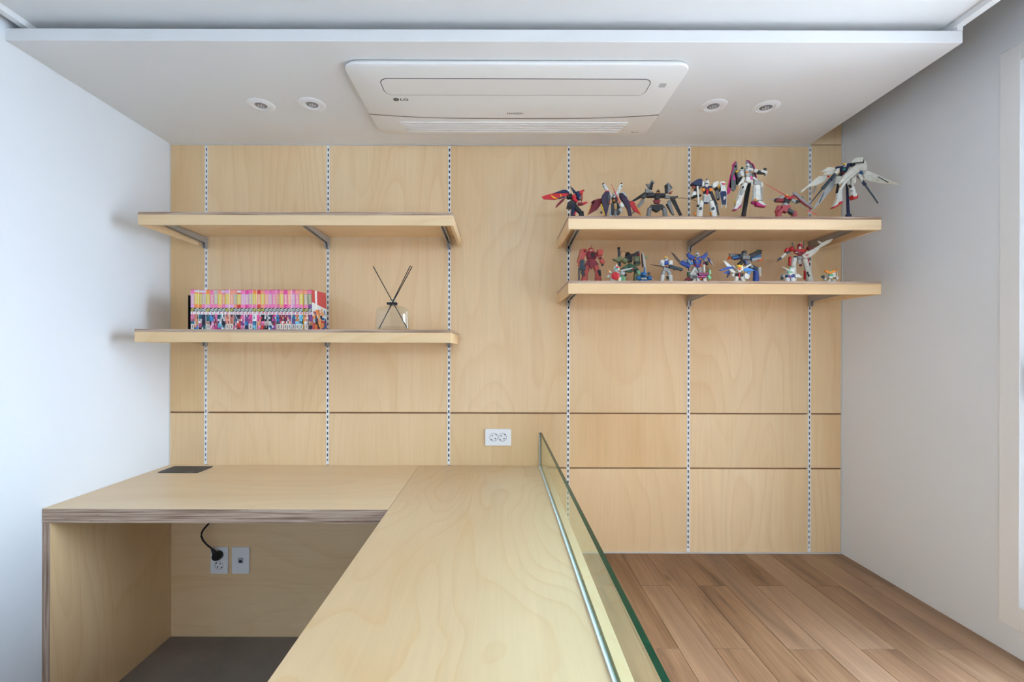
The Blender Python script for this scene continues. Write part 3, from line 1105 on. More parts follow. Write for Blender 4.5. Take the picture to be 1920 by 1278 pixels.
# black bookend
p = pix(355.6, 600, BK_Y + 0.01)
t = thing('bookend', 'thin black bookend at the left end of the comics', 'bookend', (p.x, BK_Y + 0.03, SHELF_TOP['ll']))
bm = bmesh.new()
bx(bm, p.x - 0.0045, p.x - 0.0032, BK_Y + 0.006, BK_Y + 0.11, SHELF_TOP['ll'] + 0.0002, SHELF_TOP['ll'] + 0.150)
obj('upright', bm, BLACK, t)
box('foot', p.x - 0.06, p.x - 0.0045, BK_Y + 0.02, BK_Y + 0.10, SHELF_TOP['ll'] + 0.0002, SHELF_TOP['ll'] + 0.0014, BLACK, t)

# ---------------------------------------------------------------- reed diffuser
DZ = 1.885
s_ = DZ / FPX
zt = SHELF_TOP['ll']
c = pix(737, 600, DZ)
t = thing('reed_diffuser', 'clear glass reed diffuser with three black sticks', 'diffuser', (c.x, DZ, zt))
BOTTLE = clear_glass('bottle_glass', (0.955, 0.96, 0.955, 1), 0.10)


def flask(bm, inset, zlo, top_open):
    levels = [(62.5, 0.0), (64, 2.0), (64, 10), (62.5, 24), (61, 36), (58.5, 41), (48, 44.5), (32, 47), (17, 48.5)]
    rings = []
    for wpx, hpx in levels:
        w = max(0.006, wpx * s_ - inset * 2)
        d = max(0.006, (0.058 - inset * 2) * (1.0 if hpx < 40 else (wpx / 60.0) ** 0.8))
        z = zt + max(zlo, hpx * s_ - (inset if hpx > 30 else 0))
        r = min(w, d) * 0.24
        rings.append([bm.verts.new((c.x + a, DZ + b, z)) for a, b in rrect(w, d, r, 4)])
    for a, b in zip(rings, rings[1:]):
        n = len(a)
        for k in range(n):
            bm.faces.new((a[k], a[(k + 1) % n], b[(k + 1) % n], b[k]))
    bm.faces.new(rings[0][::-1])
    if not top_open:
        bm.faces.new(rings[-1])


bm = bmesh.new()
flask(bm, 0.0, 0.0003, True)
bot = obj('bottle', bm, BOTTLE, t, smooth=True)
bm = bmesh.new()
flask(bm, 0.0035, 0.007, True)
bmesh.ops.reverse_faces(bm, faces=bm.faces)
obj('inner_wall', bm, BOTTLE, bot, smooth=True)
bm = bmesh.new()
prism(bm, rrect(0.128, 0.050, 0.014, 5), lambda u, v: (c.x + u, DZ + v, zt + 0.0075), lambda u, v: (c.x + u, DZ + v, zt + 0.017))
obj('oil', bm, clear_glass('scented_oil', (0.93, 0.90, 0.82, 1), 0.07), bot)
bm = bmesh.new()
zc = zt + 48 * s_
lathe(bm, [(0.0155, 0.0), (0.0155, 0.016), (0.0165, 0.018), (0.0165, 0.026), (0.0125, 0.027), (0.0125, 0.0)], (c.x, DZ, zc), 'z', 20, cap=(False, False))
obj('neck', bm, BOTTLE, t, smooth=True)
bm = bmesh.new()
lathe(bm, [(0.0160, 0.001), (0.0178, 0.002), (0.0178, 0.011), (0.0160, 0.012)], (c.x, DZ, zc), 'z', 20, cap=(False, False))
col_ = obj('ribbon', bm, BLACK, t, smooth=True)
bm = bmesh.new()
for sx in (-1, 1):
    prism(bm, [(0.0, -0.002), (0.015, -0.006), (0.018, 0.0), (0.015, 0.006), (0.0, 0.002)], lambda u, v, sx=sx: (c.x + sx * (u + 0.004), DZ - 0.0185, zc + 0.006 + v),
          lambda u, v, sx=sx: (c.x + sx * (u + 0.004), DZ - 0.0215, zc + 0.006 + v))
obj('bow', bm, BLACK, col_)
for (xt, yt_, xb, yb_, d0, d1) in ((699.5, 499, 764, 615, 0.0, 0.008), (769.5, 498, 711, 615, 0.012, -0.006), (773, 499, 710, 616, -0.010, 0.010)):
    a, b = pix(xt, yt_, DZ + d0), pix(xb, yb_, DZ + d1)
    b.z = zt + 0.0095
    bm = bmesh.new()
    tube(bm, [a, b], 0.0019, 8)
    obj('reed', bm, BLACK, t, smooth=True)
# ---------------------------------------------------------------- toy robots
PLASTIC = {}
TOY = {'white': (222, 222, 214), 'ivory': (214, 212, 198), 'grey': (132, 134, 134), 'pale_grey': (172, 174, 172), 'dark_grey': (62, 64, 66),
       'charcoal': (36, 36, 40), 'black': (20, 20, 24), 'navy': (24, 38, 78), 'blue': (34, 76, 170), 'sky_blue': (52, 140, 214), 'red': (196, 30, 40),
       'dark_red': (126, 22, 38), 'brick_red': (188, 78, 66), 'rose_red': (168, 62, 68), 'magenta': (186, 32, 108), 'pink': (222, 96, 168), 'purple': (46, 28, 58),
       'plum': (128, 34, 92), 'orange': (236, 140, 28), 'bright_orange': (240, 104, 24), 'yellow': (232, 184, 40), 'olive': (112, 122, 82),
       'green': (46, 92, 62), 'mint': (126, 190, 140), 'steel_blue': (32, 96, 150), 'slate': (54, 70, 80), 'beam_red': (226, 54, 76),
       'eye_green': (30, 170, 110), 'brown': (70, 52, 44), 'copper': (170, 84, 60), 'tan': (196, 160, 96)}


def toy(c):
    if c not in PLASTIC:
        m = new_mat('toy_plastic_' + c, TOY[c], 0.38, spec=0.45)
        t_ = NT(m)
        n_ = t_.noise(t_.coords((1, 1, 1)), 60.0, 2.0)
        lo = tuple(int(v * 0.93) for v in TOY[c])
        t_.l(t_.ramp(n_, [(0.35, lo), (0.65, TOY[c])]), t_.b.inputs['Base Color'])
        PLASTIC[c] = m
    return PLASTIC[c]


class Fig:
    """one toy on a shelf; outlines are read off the photo at the toy's own distance and given real depth"""
    def __init__(self, label, depth, shelf, bx_, crop):
        self.d = depth
        self.s = depth / FPX
        self.top = SHELF_TOP[shelf]
        self.c = crop
        p = pix(self.q(bx_, 0)[0], 400, depth)
        self.root = thing('toy_robot', label, 'toy robot', (p.x, depth, self.top), 'toy robots on the right shelves')

    def q(self, x, y):
        x0, y0, k = self.c
        return x0 + x * k, y0 + y * k

    def P(self, x, y, dz=0.0):
        """crop point -> world; dz is the step toward the camera in photo pixels"""
        X, Y = self.q(x, y)
        return pix(X, Y, self.d - dz * self.s)

    def floor_y(self, x):
        """crop y of the shelf top at this depth"""
        X, _ = self.q(x, 0)
        u = (X - VPX) / FPX
        v = ((self.top - HC) / self.d - u * SR) / CR
        return ((VPY - v * FPX) - self.c[1]) / self.c[2]

    def add(self, name, bm, col, parent=None, smooth=False):
        lo = min(v.co.z for v in bm.verts)
        if lo < self.top + 0.0004:          # nothing sinks into the shelf
            for v in bm.verts:
                v.co.z = max(v.co.z, self.top + 0.0004)
        return obj(name, bm, toy(col), parent or self.root, smooth=smooth)

    def limb(self, name, a, b, w0, w1, col, dep=None, dz=0.0, dz1=None, parent=None):
        """armoured segment between two points, widths in photo pixels, chamfered all round"""
        dz1 = dz if dz1 is None else dz1
        A, B = self.P(a[0], a[1], dz), self.P(b[0], b[1], dz1)
        ax = (B - A)
        L = ax.length
        ax.normalize()
        side = ax.cross(Vector((0, 1, 0)))
        if side.length < 1e-4:
            side = Vector((1, 0, 0))
        side.normalize()
        dpt = side.cross(ax).normalized()
        w0, w1 = w0 * self.s / 2, w1 * self.s / 2
        d0, d1 = (w0 * 0.9, w1 * 0.9) if dep is None else (dep * self.s / 2, dep * self.s / 2)
        bm = bmesh.new()
        rings = []
        e = min(0.12, 0.0016 / max(L, 0.001))
        for tt, k in ((0.0, 0.78), (e, 1.0), (1.0 - e, 1.0), (1.0, 0.78)):
            c_, hw, hd = A.lerp(B, tt), (w0 + (w1 - w0) * tt) * k, (d0 + (d1 - d0) * tt) * k
            rings.append([bm.verts.new(c_ + side * u * hw + dpt * v * hd) for u, v in
                          ((1, .55), (.6, 1), (-.6, 1), (-1, .55), (-1, -.55), (-.6, -1), (.6, -1), (1, -.55))])
        for r0, r1 in zip(rings, rings[1:]):
            for k in range(8):
                bm.faces.new((r0[k], r0[(k + 1) % 8], r1[(k + 1) % 8], r1[k]))
        bm.faces.new(rings[0][::-1])
        bm.faces.new(rings[-1])
        return self.add(name, bm, col, parent)

    def plate(self, name, pts, th, col, dz=0.0, parent=None):
        """flat part with its own outline: points (x, y[, extra dz]), thickness in photo pixels, chamfered rim"""
        bm = bmesh.new()
        P3 = [self.P(p[0], p[1], dz + (p[2] if len(p) > 2 else 0.0)) for p in pts]
        c_ = sum(P3, Vector()) / len(P3)
        h = th * self.s / 2
        off = Vector((0, h, 0))
        f = [bm.verts.new(p * 0.93 + c_ * 0.07 - off) for p in P3]
        m1 = [bm.verts.new(p - off * 0.4) for p in P3]
        m2 = [bm.verts.new(p + off * 0.4) for p in P3]
        b = [bm.verts.new(p * 0.93 + c_ * 0.07 + off) for p in P3]
        n = len(P3)
        for r0, r1 in ((f, m1), (m1, m2), (m2, b)):
            for k in range(n):
                bm.faces.new((r0[k], r0[(k + 1) % n], r1[(k + 1) % n], r1[k]))
        bm.faces.new(f[::-1])
        bm.faces.new(b)
        bmesh.ops.triangulate(bm, faces=[q_ for q_ in bm.faces if len(q_.verts) > 4])
        return self.add(name, bm, col, parent)

    def ball(self, name, c, rx, ry, col, dz=0.0, parent=None, rd=None):
        bm = bmesh.new()
        bmesh.ops.create_icosphere(bm, subdivisions=2, radius=1.0)
        p = self.P(c[0], c[1], dz)
        for v in bm.verts:
            v.co = Vector((v.co.x * rx * self.s, v.co.y * (rd or rx) * self.s, v.co.z * ry * self.s)) + p
        return self.add(name, bm, col, parent, smooth=True)

    def rod(self, name, pts, r, col, dz=0.0, parent=None):
        bm = bmesh.new()
        tube(bm, [self.P(p[0], p[1], dz + (p[2] if len(p) > 2 else 0.0)) for p in pts], [q_ * self.s for q_ in r] if isinstance(r, (list, tuple)) else r * self.s, 8)
        return self.add(name, bm, col, parent, smooth=True)

    def head(self, c, w, h, helmet, face, eye, crest=None, crest_col='yellow', dz=3.0, turn=0.0):
        """helmet, face plate, visor and an optional plain top crest; c is the middle of the head"""
        k = self.c[2]
        x, y = c
        hw, hh = w / 2 / k, h / 2 / k
        hd = self.limb('head', (x, y - hh), (x, y + hh * 0.75), w * 0.8, w, helmet, dep=w * 1.05, dz=dz)
        t_ = turn / k
        self.limb('face_plate', (x + t_, y + hh * 0.05), (x + t_, y + hh), w * 0.62, w * 0.42, face, dep=w * 0.4, dz=dz + w * 0.45, parent=hd)
        self.limb('visor', (x + t_ - hw * 0.6, y - hh * 0.08), (x + t_ + hw * 0.6, y - hh * 0.08), h * 0.20, h * 0.20, eye, dep=w * 0.3, dz=dz + w * 0.58, parent=hd)
        if crest == 'fin':
            self.plate('crest', [(x - hw * 0.2, y - hh * 0.7), (x + hw * 0.2, y - hh * 0.7), (x + hw * 0.12, y - hh * 1.7), (x - hw * 0.12, y - hh * 1.7)], w * 0.5, crest_col, dz=dz + w * 0.2, parent=hd)
        elif crest == 'fan':
            self.plate('crest', [(x - hw * 0.5, y - hh * 0.45), (x + hw * 0.5, y - hh * 0.45), (x + hw * 1.1, y - hh * 1.35), (x + hw * 0.3, y - hh * 1.1), (x, y - hh * 1.5), (x - hw * 0.3, y - hh * 1.1), (x - hw * 1.1, y - hh * 1.35)], w * 0.3, crest_col, dz=dz + w * 0.5, parent=hd)
        elif crest == 'spike':
            self.rod('crest', [(x, y - hh * 0.8), (x, y - hh * 2.6)], [w * 0.07, w * 0.02], crest_col, dz=dz, parent=hd)
        return hd


C1 = (1010, 335, 200 / 1920)
C3 = (1180, 325, 200 / 1920)
C5 = (1350, 290, 190 / 1920)
C7 = (1500, 285, 200 / 1920)
CA = (1070, 450, 170 / 1920)
CB = (1240, 460, 200 / 1920)
CC = (1440, 440, 160 / 1920)
CD = (1030, 400, 320 / 1920)

# --- navy and red robot with one big red wing blade (left end of the upper shelf)
f = Fig('crouching navy robot with a big red wing blade, left end of upper shelf', 1.875, 'ur', 640, C1)
fy = f.floor_y(640)
w_ = f.plate('wing_blade', [(52, 325), (170, 285), (300, 262), (430, 240), (520, 240), (540, 280), (510, 308), (350, 358), (300, 378), (90, 370)], 4.5, 'red', dz=2)
f.plate('blade_cap', [(240, 272), (430, 204), (490, 204), (530, 225), (552, 270), (470, 268), (330, 268)], 6.0, 'navy', dz=2.4, parent=w_)
f.plate('blade_stripe', [(215, 300), (245, 300), (300, 340), (340, 350), (310, 362), (265, 345)], 1.2, 'yellow', dz=4.4, parent=w_)
f.plate('blade_stripe', [(385, 280), (402, 278), (412, 325), (396, 328)], 1.2, 'yellow', dz=4.4, parent=w_)
f.plate('blade_edge', [(345, 345), (470, 318), (480, 332), (360, 368)], 3.0, 'navy', dz=2.5, parent=w_)
f.plate('tail_blade', [(298, 525), (325, 465), (415, 372), (490, 330), (445, 405), (320, 520)], 3.0, 'dark_red', dz=-2)
f.limb('backpack', (500, 320), (600, 320), 9, 10, 'black', dep=9, dz=-2)
f.limb('torso', (630, 300), (640, 450), 12, 9, 'black', dep=11)
f.limb('chest_plate', (612, 300), (668, 345), 7, 6, 'red', dep=4, dz=6)
hd = f.limb('head', (690, 235), (735, 385), 8.5, 7.5, 'navy', dep=9, dz=2)
f.plate('horn', [(566, 136), (600, 160), (668, 235), (660, 262), (628, 262)], 4, 'navy', dz=2, parent=hd)
f.plate('mask', [(712, 248), (735, 222), (815, 196), (825, 214), (785, 240), (800, 262), (780, 300), (735, 275)], 5, 'red', dz=3, parent=hd)
f.plate('cheek', [(765, 300), (795, 268), (792, 380), (772, 425), (758, 380)], 5, 'copper', dz=2, parent=hd)
f.limb('visor', (735, 335), (752, 362), 2.0, 2.0, 'pale_grey', dep=3, dz=6.5, parent=hd)
f.limb('upper_arm', (620, 350), (700, 420), 6, 5, 'red', dz=6)
f.limb('forearm', (705, 455), (800, 455), 6.5, 5.0, 'dark_red', dz=6)
hn = f.limb('hand', (790, 455), (840, 435), 4.5, 4.0, 'red', dz=6)
for (x, y) in ((860, 402), (895, 425), (880, 440)):
    f.limb('finger', (832, 432), (x, y), 1.6, 1.0, 'red', dz=6, parent=hn)
f.plate('waist_skirt', [(520, 430), (580, 400), (660, 420), (690, 500), (640, 530), (560, 545), (498, 528)], 12, 'black')
f.limb('thigh', (640, 500), (620, 620), 9, 8.5, 'navy', dz=3)
f.limb('thigh', (660, 510), (745, 600), 8, 8, 'black', dz=8)
f.limb('shin', (620, 600), (612, fy - 20), 8.5, 8.5, 'navy', dz=3)
f.limb('shin', (760, 590), (790, fy - 20), 9, 8, 'black', dz=8)
f.limb('shin_stripe', (668, 585), (640, 655), 2.4, 2.4, 'red', dep=2, dz=9)
f.limb('foot', (580, fy - 18), (690, fy - 14), 3.4, 3.4, 'navy', dep=9, dz=4)
f.limb('foot', (720, fy - 18), (850, fy - 14), 3.4, 3.4, 'black', dep=9, dz=8)

# --- purple cloaked robot with red wings and crossed white thrusters
f = Fig('dark purple robot with red wings and crossed white thrusters', 1.862, 'ur', 1370, C1)
fy = f.floor_y(1370)
for (a, b) in (((1410, 480), (1165, 105)), ((1320, 490), (1490, 105))):
    th = f.limb('thruster', a, b, 4.2, 6.0, 'white', dep=5, dz=-8)
    f.limb('thruster_cap', (b[0] - 14, b[1] - 5), (b[0] + 8, b[1] - 22), 3.2, 2.6, 'charcoal', dep=5.2, dz=-7.5, parent=th)
    f.ball('thruster_joint', (b[0] + 4, b[1] + 30), 1.2, 1.2, 'slate', dz=-4.8, parent=th)
for pts in ([(1135, 345), (1135, 450), (1050, 560), (870, 660), (935, 480), (1010, 432), (932, 436), (985, 385)],
            [(1635, 402), (1700, 405), (1742, 445), (1680, 460), (1745, 478), (1790, 560), (1850, 655), (1700, 575), (1650, 480)]):
    wg = f.plate('wing', pts, 2.2, 'dark_red' if pts[0][0] < 1300 else 'red', dz=-4)
f.plate('wing_trim', [(1745, 474), (1755, 474), (1800, 560), (1856, 655), (1846, 657), (1788, 564)], 2.6, 'yellow', dz=-3.6)
f.plate('wing_trim', [(866, 660), (878, 660), (945, 490), (930, 490)], 2.6, 'yellow', dz=-3.6)
f.plate('cloak_panel', [(1180, 250), (1215, 228), (1270, 232), (1285, 330), (1270, 460), (1225, 660), (1205, fy - 60), (1150, 540), (1120, 400), (1140, 300)], 7, 'purple', dz=5)
f.plate('cloak_panel', [(1450, 265), (1500, 260), (1560, 330), (1620, 400), (1650, 520), (1675, 660), (1640, fy - 70), (1590, 540), (1520, 430), (1455, 330)], 7, 'purple', dz=5)
f.plate('cloak_trim', [(1112, 455), (1130, 455), (1190, 640), (1200, 660), (1180, 662)], 3, 'yellow', dz=7)
f.plate('cloak_cap', [(1462, 258), (1520, 244), (1560, 280), (1590, 345), (1560, 330), (1500, 268)], 8, 'pale_grey', dz=4)
f.plate('cloak_cap', [(1182, 245), (1200, 225), (1255, 222), (1268, 240)], 8, 'red', dz=4)
f.limb('torso', (1370, 330), (1372, 470), 11, 8, 'charcoal', dep=9)
f.limb('chest_core', (1355, 375), (1358, 405), 3.2, 3.0, 'orange', dep=3, dz=6)
f.head((1360, 300), 6.0, 8.5, 'pale_grey', 'white', 'charcoal', 'fin', 'charcoal', dz=3)
f.limb('waist', (1372, 450), (1380, 560), 7, 8, 'tan', dep=7, dz=2)
for x in (1330, 1430):
    f.plate('skirt', [(x - 25, 440), (x + 25, 440), (x + 30, 640), (x, 665), (x - 30, 640)], 4, 'charcoal', dz=4)
for x, c in ((1290, 'white'), (1390, 'pale_grey')):
    f.limb('leg', (x + 10, 540), (x, fy - 30), 5.5, 6.5, c, dz=1)
    f.limb('foot', (x - 28, fy - 16), (x + 28, fy - 14), 3.2, 3.2, 'charcoal', dep=9, dz=3)
f.limb('upper_arm', (1260, 300), (1255, 470), 6, 5.5, 'dark_grey', dz=7)
f.limb('arm_stripe', (1276, 400), (1278, 450), 1.6, 1.6, 'red', dep=1.5, dz=10.5)
f.limb('forearm', (1470, 440), (1515, 520), 7.5, 7, 'white', dz=9)
f.limb('sword_hilt', (1465, 445), (1500, 505), 3, 3.5, 'white', dz=12)
f.rod('beam_blade', [(1468, 450), (1385, 270), (1300, 85)], [0.95, 0.85, 0.3], 'beam_red', dz=12)
f.limb('knee_guard', (1455, 540), (1490, 610), 6, 4.6, 'pale_grey', dz=6)
f.ball('weapon_end', (1128, 605), 2.0, 2.4, 'black', dz=6)

# --- grey and black robot with tail fins, spreading blades and a thin whip
f = Fig('grey and black robot with two tail fins, holding a thin whip', 1.925, 'ur', 500, C3)
fy = f.floor_y(500)
f.limb('torso', (500, 370), (500, 470), 13, 9, 'charcoal', dep=9)
f.limb('chest_bar', (310, 400), (640, 400), 8, 8, 'charcoal', dep=8, dz=-1)
f.plate('abdomen', [(428, 485), (560, 485), (540, 545), (450, 545)], 6, 'dark_red', dz=1)
f.plate('pelvis', [(400, 575), (560, 555), (600, 620), (540, 680), (490, 705), (440, 675), (390, 640)], 8, 'black', dz=2)
f.head((515, 345), 6.5, 7.5, 'charcoal', 'dark_grey', 'orange', 'fin', 'copper', dz=3)
for pts, core in (([(405, 112), (440, 150), (458, 175), (432, 190), (408, 300), (345, 280), (330, 235), (292, 195), (358, 190), (385, 140)], [(395, 150), (432, 175), (408, 300), (352, 275)]),
                  ([(695, 160), (725, 185), (735, 255), (778, 268), (720, 330), (700, 360), (640, 355), (648, 230), (632, 215), (665, 190)], [(655, 205), (692, 190), (690, 365), (640, 360)])):
    fn = f.plate('tail_fin', pts, 3.2, 'grey', dz=-4)
    f.plate('fin_core', core, 2.4, 'black', dz=-2.6, parent=fn)
f.plate('fin_base', [(285, 280), (320, 275), (390, 325), (430, 350), (290, 360)], 6, 'grey', dz=-2)
f.plate('fin_base', [(700, 350), (785, 312), (745, 375)], 5, 'copper', dz=-2)
f.limb('wing_blade', (300, 355), (45, 510), 6.5, 3.6, 'charcoal', dep=3, dz=-6)
f.plate('wing_blade', [(225, 400), (275, 405), (265, 520), (165, 640), (60, 735), (50, 700), (140, 560), (210, 480)], 3, 'grey', dz=-4)
f.plate('wing_blade', [(740, 470), (820, 465), (950, 752), (905, 765)], 3, 'charcoal', dz=-4)
f.plate('wing_blade', [(690, 490), (735, 480), (760, 580), (805, 752), (770, 752), (680, 540)], 4, 'grey', dz=-2)
f.plate('wing_blade', [(655, 560), (680, 535), (770, 700), (750, 720)], 3, 'black', dz=-3)
for (x, y) in ((215, 470), (172, 550), (728, 500), (748, 575)):
    f.limb('marking', (x - 8, y), (x + 12, y + 5), 2.4, 2.0, 'orange', dep=2.4, dz=-1.6)
f.limb('upper_arm', (300, 390), (240, 440), 7, 6.5, 'dark_grey', dz=1)
f.limb('upper_arm', (640, 420), (730, 430), 7, 6, 'grey', dz=2)
f.limb('forearm', (730, 440), (840, 432), 5.5, 4.5, 'dark_grey', dz=3)
hn = f.limb('hand', (830, 432), (872, 420), 3.6, 3.2, 'charcoal', dz=3)
for (x, y) in ((862, 398), (880, 415), (884, 430)):
    f.limb('finger', (855, 425), (x, y), 1.2, 0.9, 'charcoal', dz=3, parent=hn)
f.rod('whip', [(880, 443), (960, 440), (1060, 456), (1130, 466), (1215, 500), (1320, 518), (1450, 528), (1600, 553)], 0.42, 'brown', dz=14)
for sx in (-1, 1):
    x0 = 495 + sx * 90
    f.limb('thigh', (495 + sx * 65, 580), (x0 + sx * 45, 650), 7, 7.5, 'dark_grey', dz=2)
    f.limb('shin', (x0 + sx * 40, 620), (x0 + sx * 85, fy - 35), 7, 8.5, 'grey', dz=3)
    f.limb('foot', (x0 + sx * 60, fy - 18), (x0 + sx * 115, fy - 14), 3.4, 3.2, 'charcoal', dep=10, dz=4)

# --- white robot carrying a tall navy shield
f = Fig('white robot with a tall navy and white shield, fourth on upper shelf', 1.87, 'ur', 1390, C3)
fy = f.floor_y(1390)
f.limb('torso', (1400, 240), (1400, 370), 17, 11, 'navy', dep=10)
f.limb('chest_stripe', (1402, 285), (1402, 385), 4, 3.6, 'red', dep=3, dz=5.5)
for x in (1335, 1465):
    f.limb('chest_vent', (x, 270), (x, 318), 6, 5.4, 'orange', dep=3, dz=5.5)
f.head((1392, 190), 8.6, 11.5, 'white', 'white', 'charcoal', 'fin', 'charcoal', dz=3)
f.limb('chin', (1392, 228), (1392, 245), 4.5, 4, 'orange', dep=3, dz=6.5)
f.plate('shoulder_unit', [(1105, 185), (1200, 120), (1265, 108), (1300, 128), (1290, 235), (1195, 235), (1110, 215)], 12, 'navy', dz=0)
f.limb('shoulder_armor', (1320, 150), (1315, 240), 5, 5, 'white', dep=8, dz=2)
f.plate('shoulder_armor', [(1478, 190), (1580, 148), (1592, 160), (1570, 240), (1500, 285), (1478, 250)], 11, 'white', dz=1)
f.limb('upper_arm', (1250, 230), (1180, 330), 8, 7, 'dark_grey', dz=2)
f.limb('forearm', (1165, 330), (1150, 430), 8, 7.5, 'white', dz=4)
f.limb('forearm_band', (1120, 435), (1180, 435), 3.5, 3.5, 'black', dep=8, dz=4)
f.limb('shoulder_joint', (1135, 245), (1180, 260), 4.5, 4.5, 'copper', dep=5, dz=5)
f.limb('rifle_barrel', (1225, 230), (1245, 560), 3.0, 3.0, 'white', dep=3, dz=9)
f.limb('rifle_muzzle', (1215, 585), (1255, 585), 3.4, 3.4, 'black', dep=3.6, dz=9)
f.limb('rifle_stock', (1150, 420), (1290, 395), 5, 4, 'charcoal', dep=4, dz=8)
f.limb('upper_arm', (1540, 260), (1590, 310), 6.5, 6, 'dark_grey', dz=1)
f.limb('forearm', (1585, 310), (1600, 460), 6.5, 6.5, 'grey', dz=3)
f.ball('hand', (1600, 462), 2.2, 2.6, 'charcoal', dz=4)
sh = f.plate('shield', [(1635, 145), (1700, 140), (1722, 160), (1738, 300), (1756, 330), (1748, 580), (1735, 570), (1668, 566), (1615, 345), (1640, 310), (1622, 180)], 2.6, 'white', dz=9)
f.plate('shield_field', [(1650, 320), (1735, 318), (1750, 345), (1742, 565), (1672, 560), (1632, 350)], 1.4, 'navy', dz=10.8, parent=sh)
f.plate('shield_badge', [(1658, 172), (1720, 178), (1728, 205), (1672, 200)], 1.0, 'red', dz=10.6, parent=sh)
f.plate('shield_mark', [(1695, 415), (1740, 412), (1738, 432), (1720, 470), (1692, 472), (1700, 440)], 0.8, 'white', dz=11.6, parent=sh)
f.plate('shield_mark', [(1612, 200), (1630, 195), (1628, 265), (1612, 268)], 2.0, 'yellow', dz=8.6, parent=sh)
for x in (1662, 1738):
    f.limb('shield_prong', (x, 565), (x, 625), 1.7, 1.3, 'white', dep=2, dz=9, parent=sh)
f.limb('pelvis', (1390, 380), (1390, 500), 13, 17, 'white', dep=9, dz=1)
f.plate('front_skirt', [(1340, 400), (1440, 400), (1450, 500), (1405, 545), (1350, 545), (1330, 500)], 4, 'pale_grey', dz=5.5)
f.limb('buckle', (1345, 530), (1410, 530), 3, 3, 'navy', dep=3, dz=7)
f.limb('sword_scabbard', (1470, 330), (1560, 560), 4.2, 5.2, 'black', dep=3, dz=5)
f.limb('scabbard_tip', (1560, 540), (1610, 752), 3.4, 2.0, 'slate', dep=3, dz=5)
for x0, x1 in ((1300, 1250), (1470, 1530)):
    f.limb('thigh', (x0, 500), ((x0 + x1) / 2, 610), 9, 9, 'white', dz=2)
    f.limb('knee', ((x0 + x1) / 2 - 15, 620), ((x0 + x1) / 2 + 20, 650), 6, 6, 'slate', dep=5, dz=5)
    f.limb('shin', ((x0 + x1) / 2, 600), (x1, fy - 40), 9.5, 11, 'white', dz=2)
    f.limb('ankle_guard', (x1 - 70 if x0 < 1400 else x1 - 65, 700), (x1 - 62 if x0 < 1400 else x1 - 58, 752), 2.4, 2.6, 'orange', dep=4, dz=4)
    f.limb('foot', (x1 - 50, fy - 20), (x1 + 45, fy - 18), 4.4, 4.4, 'white', dep=13, dz=5)

# --- tall white and magenta robot lifted on a black stand
f = Fig('tall white and magenta robot posed in the air on a slanted black stand', 1.90, 'ur', 480, C5)
fy = f.floor_y(420)
f.limb('stand_arm', (545, 540), (420, fy - 30), 7.5, 7.5, 'black', dep=6, dz=-8, dz1=0)
f.plate('stand_base', [(300, fy - 30), (660, fy - 30), (660, fy - 2), (300, fy - 2)], 60, 'white', dz=0)
for pts in ([(295, 120), (325, 150), (330, 240), (300, 300), (300, 650), (260, 695), (185, 650), (200, 560), (165, 640), (150, 745), (132, 700), (170, 500), (215, 330), (240, 260), (240, 180)],
            [(505, 100), (555, 118), (590, 170), (610, 260), (640, 300), (680, 440), (620, 420), (580, 300), (480, 230), (490, 140)],
            [(600, 155), (635, 200), (655, 270), (690, 440), (660, 440), (600, 260)]):
    bk = f.plate('back_binder', pts, 3.0, 'grey', dz=-9)
f.plate('binder_rim', [(295, 118), (308, 130), (255, 195), (252, 265), (228, 335), (185, 500), (165, 640), (205, 655), (190, 720), (140, 760), (128, 700), (165, 500), (208, 330), (233, 260), (236, 180)], 2.4, 'magenta', dz=-7)
f.plate('binder_rim', [(500, 98), (560, 118), (592, 170), (578, 178), (548, 135), (505, 112)], 2.4, 'magenta', dz=-7)
f.plate('binder_rim', [(598, 150), (640, 195), (662, 270), (695, 445), (682, 448), (645, 275), (622, 205)], 2.4, 'magenta', dz=-7)
f.limb('binder_core', (262, 390), (275, 480), 4, 5, 'pink', dep=3, dz=-6.5)
f.limb('binder_vent', (298, 205), (292, 240), 2.6, 2.4, 'black', dep=3, dz=-7)
f.limb('backpack', (350, 300), (370, 560), 12, 10, 'black', dep=8, dz=-5)
f.limb('torso', (540, 265), (525, 420), 16, 9, 'white', dep=10)
f.limb('chest_vent', (485, 332), (545, 332), 2.6, 2.6, 'orange', dep=2.5, dz=5.4)
f.limb('chest_vent', (595, 325), (620, 325), 2.4, 2.4, 'orange', dep=2.5, dz=5.4)
f.limb('chest_seam', (570, 290), (575, 390), 4.4, 3.4, 'grey', dep=2.5, dz=5)
f.head((515, 222), 7.0, 8.5, 'white', 'pale_grey', 'slate', 'fin', 'grey', dz=4)
f.limb('sensor', (400, 250), (440, 262), 4.5, 4, 'green', dep=4, dz=2)
f.limb('shoulder_armor', (390, 290), (410, 370), 9, 8, 'pale_grey', dep=8, dz=3)
f.limb('upper_arm', (340, 330), (370, 430), 5, 5, 'grey', dz=5)
f.limb('shoulder_tip', (300, 325), (345, 305), 3, 3, 'yellow', dep=3, dz=5)
f.limb('forearm', (395, 320), (430, 400), 6, 6, 'white', dz=7)
f.limb('upper_arm', (640, 300), (720, 312), 6, 5.5, 'white', dz=2)
f.limb('forearm', (705, 335), (850, 345), 6.5, 5.5, 'charcoal', dz=3)
f.limb('arm_armor', (770, 300), (890, 340), 4.5, 5, 'white', dep=4, dz=5)
hn = f.limb('hand', (845, 300), (860, 258), 5, 5, 'dark_grey', dz=5)
f.limb('finger', (885, 330), (868, 405), 1.6, 1.0, 'white', dz=6, parent=hn)
f.limb('finger', (860, 370), (842, 400), 1.8, 1.4, 'black', dz=6, parent=hn)
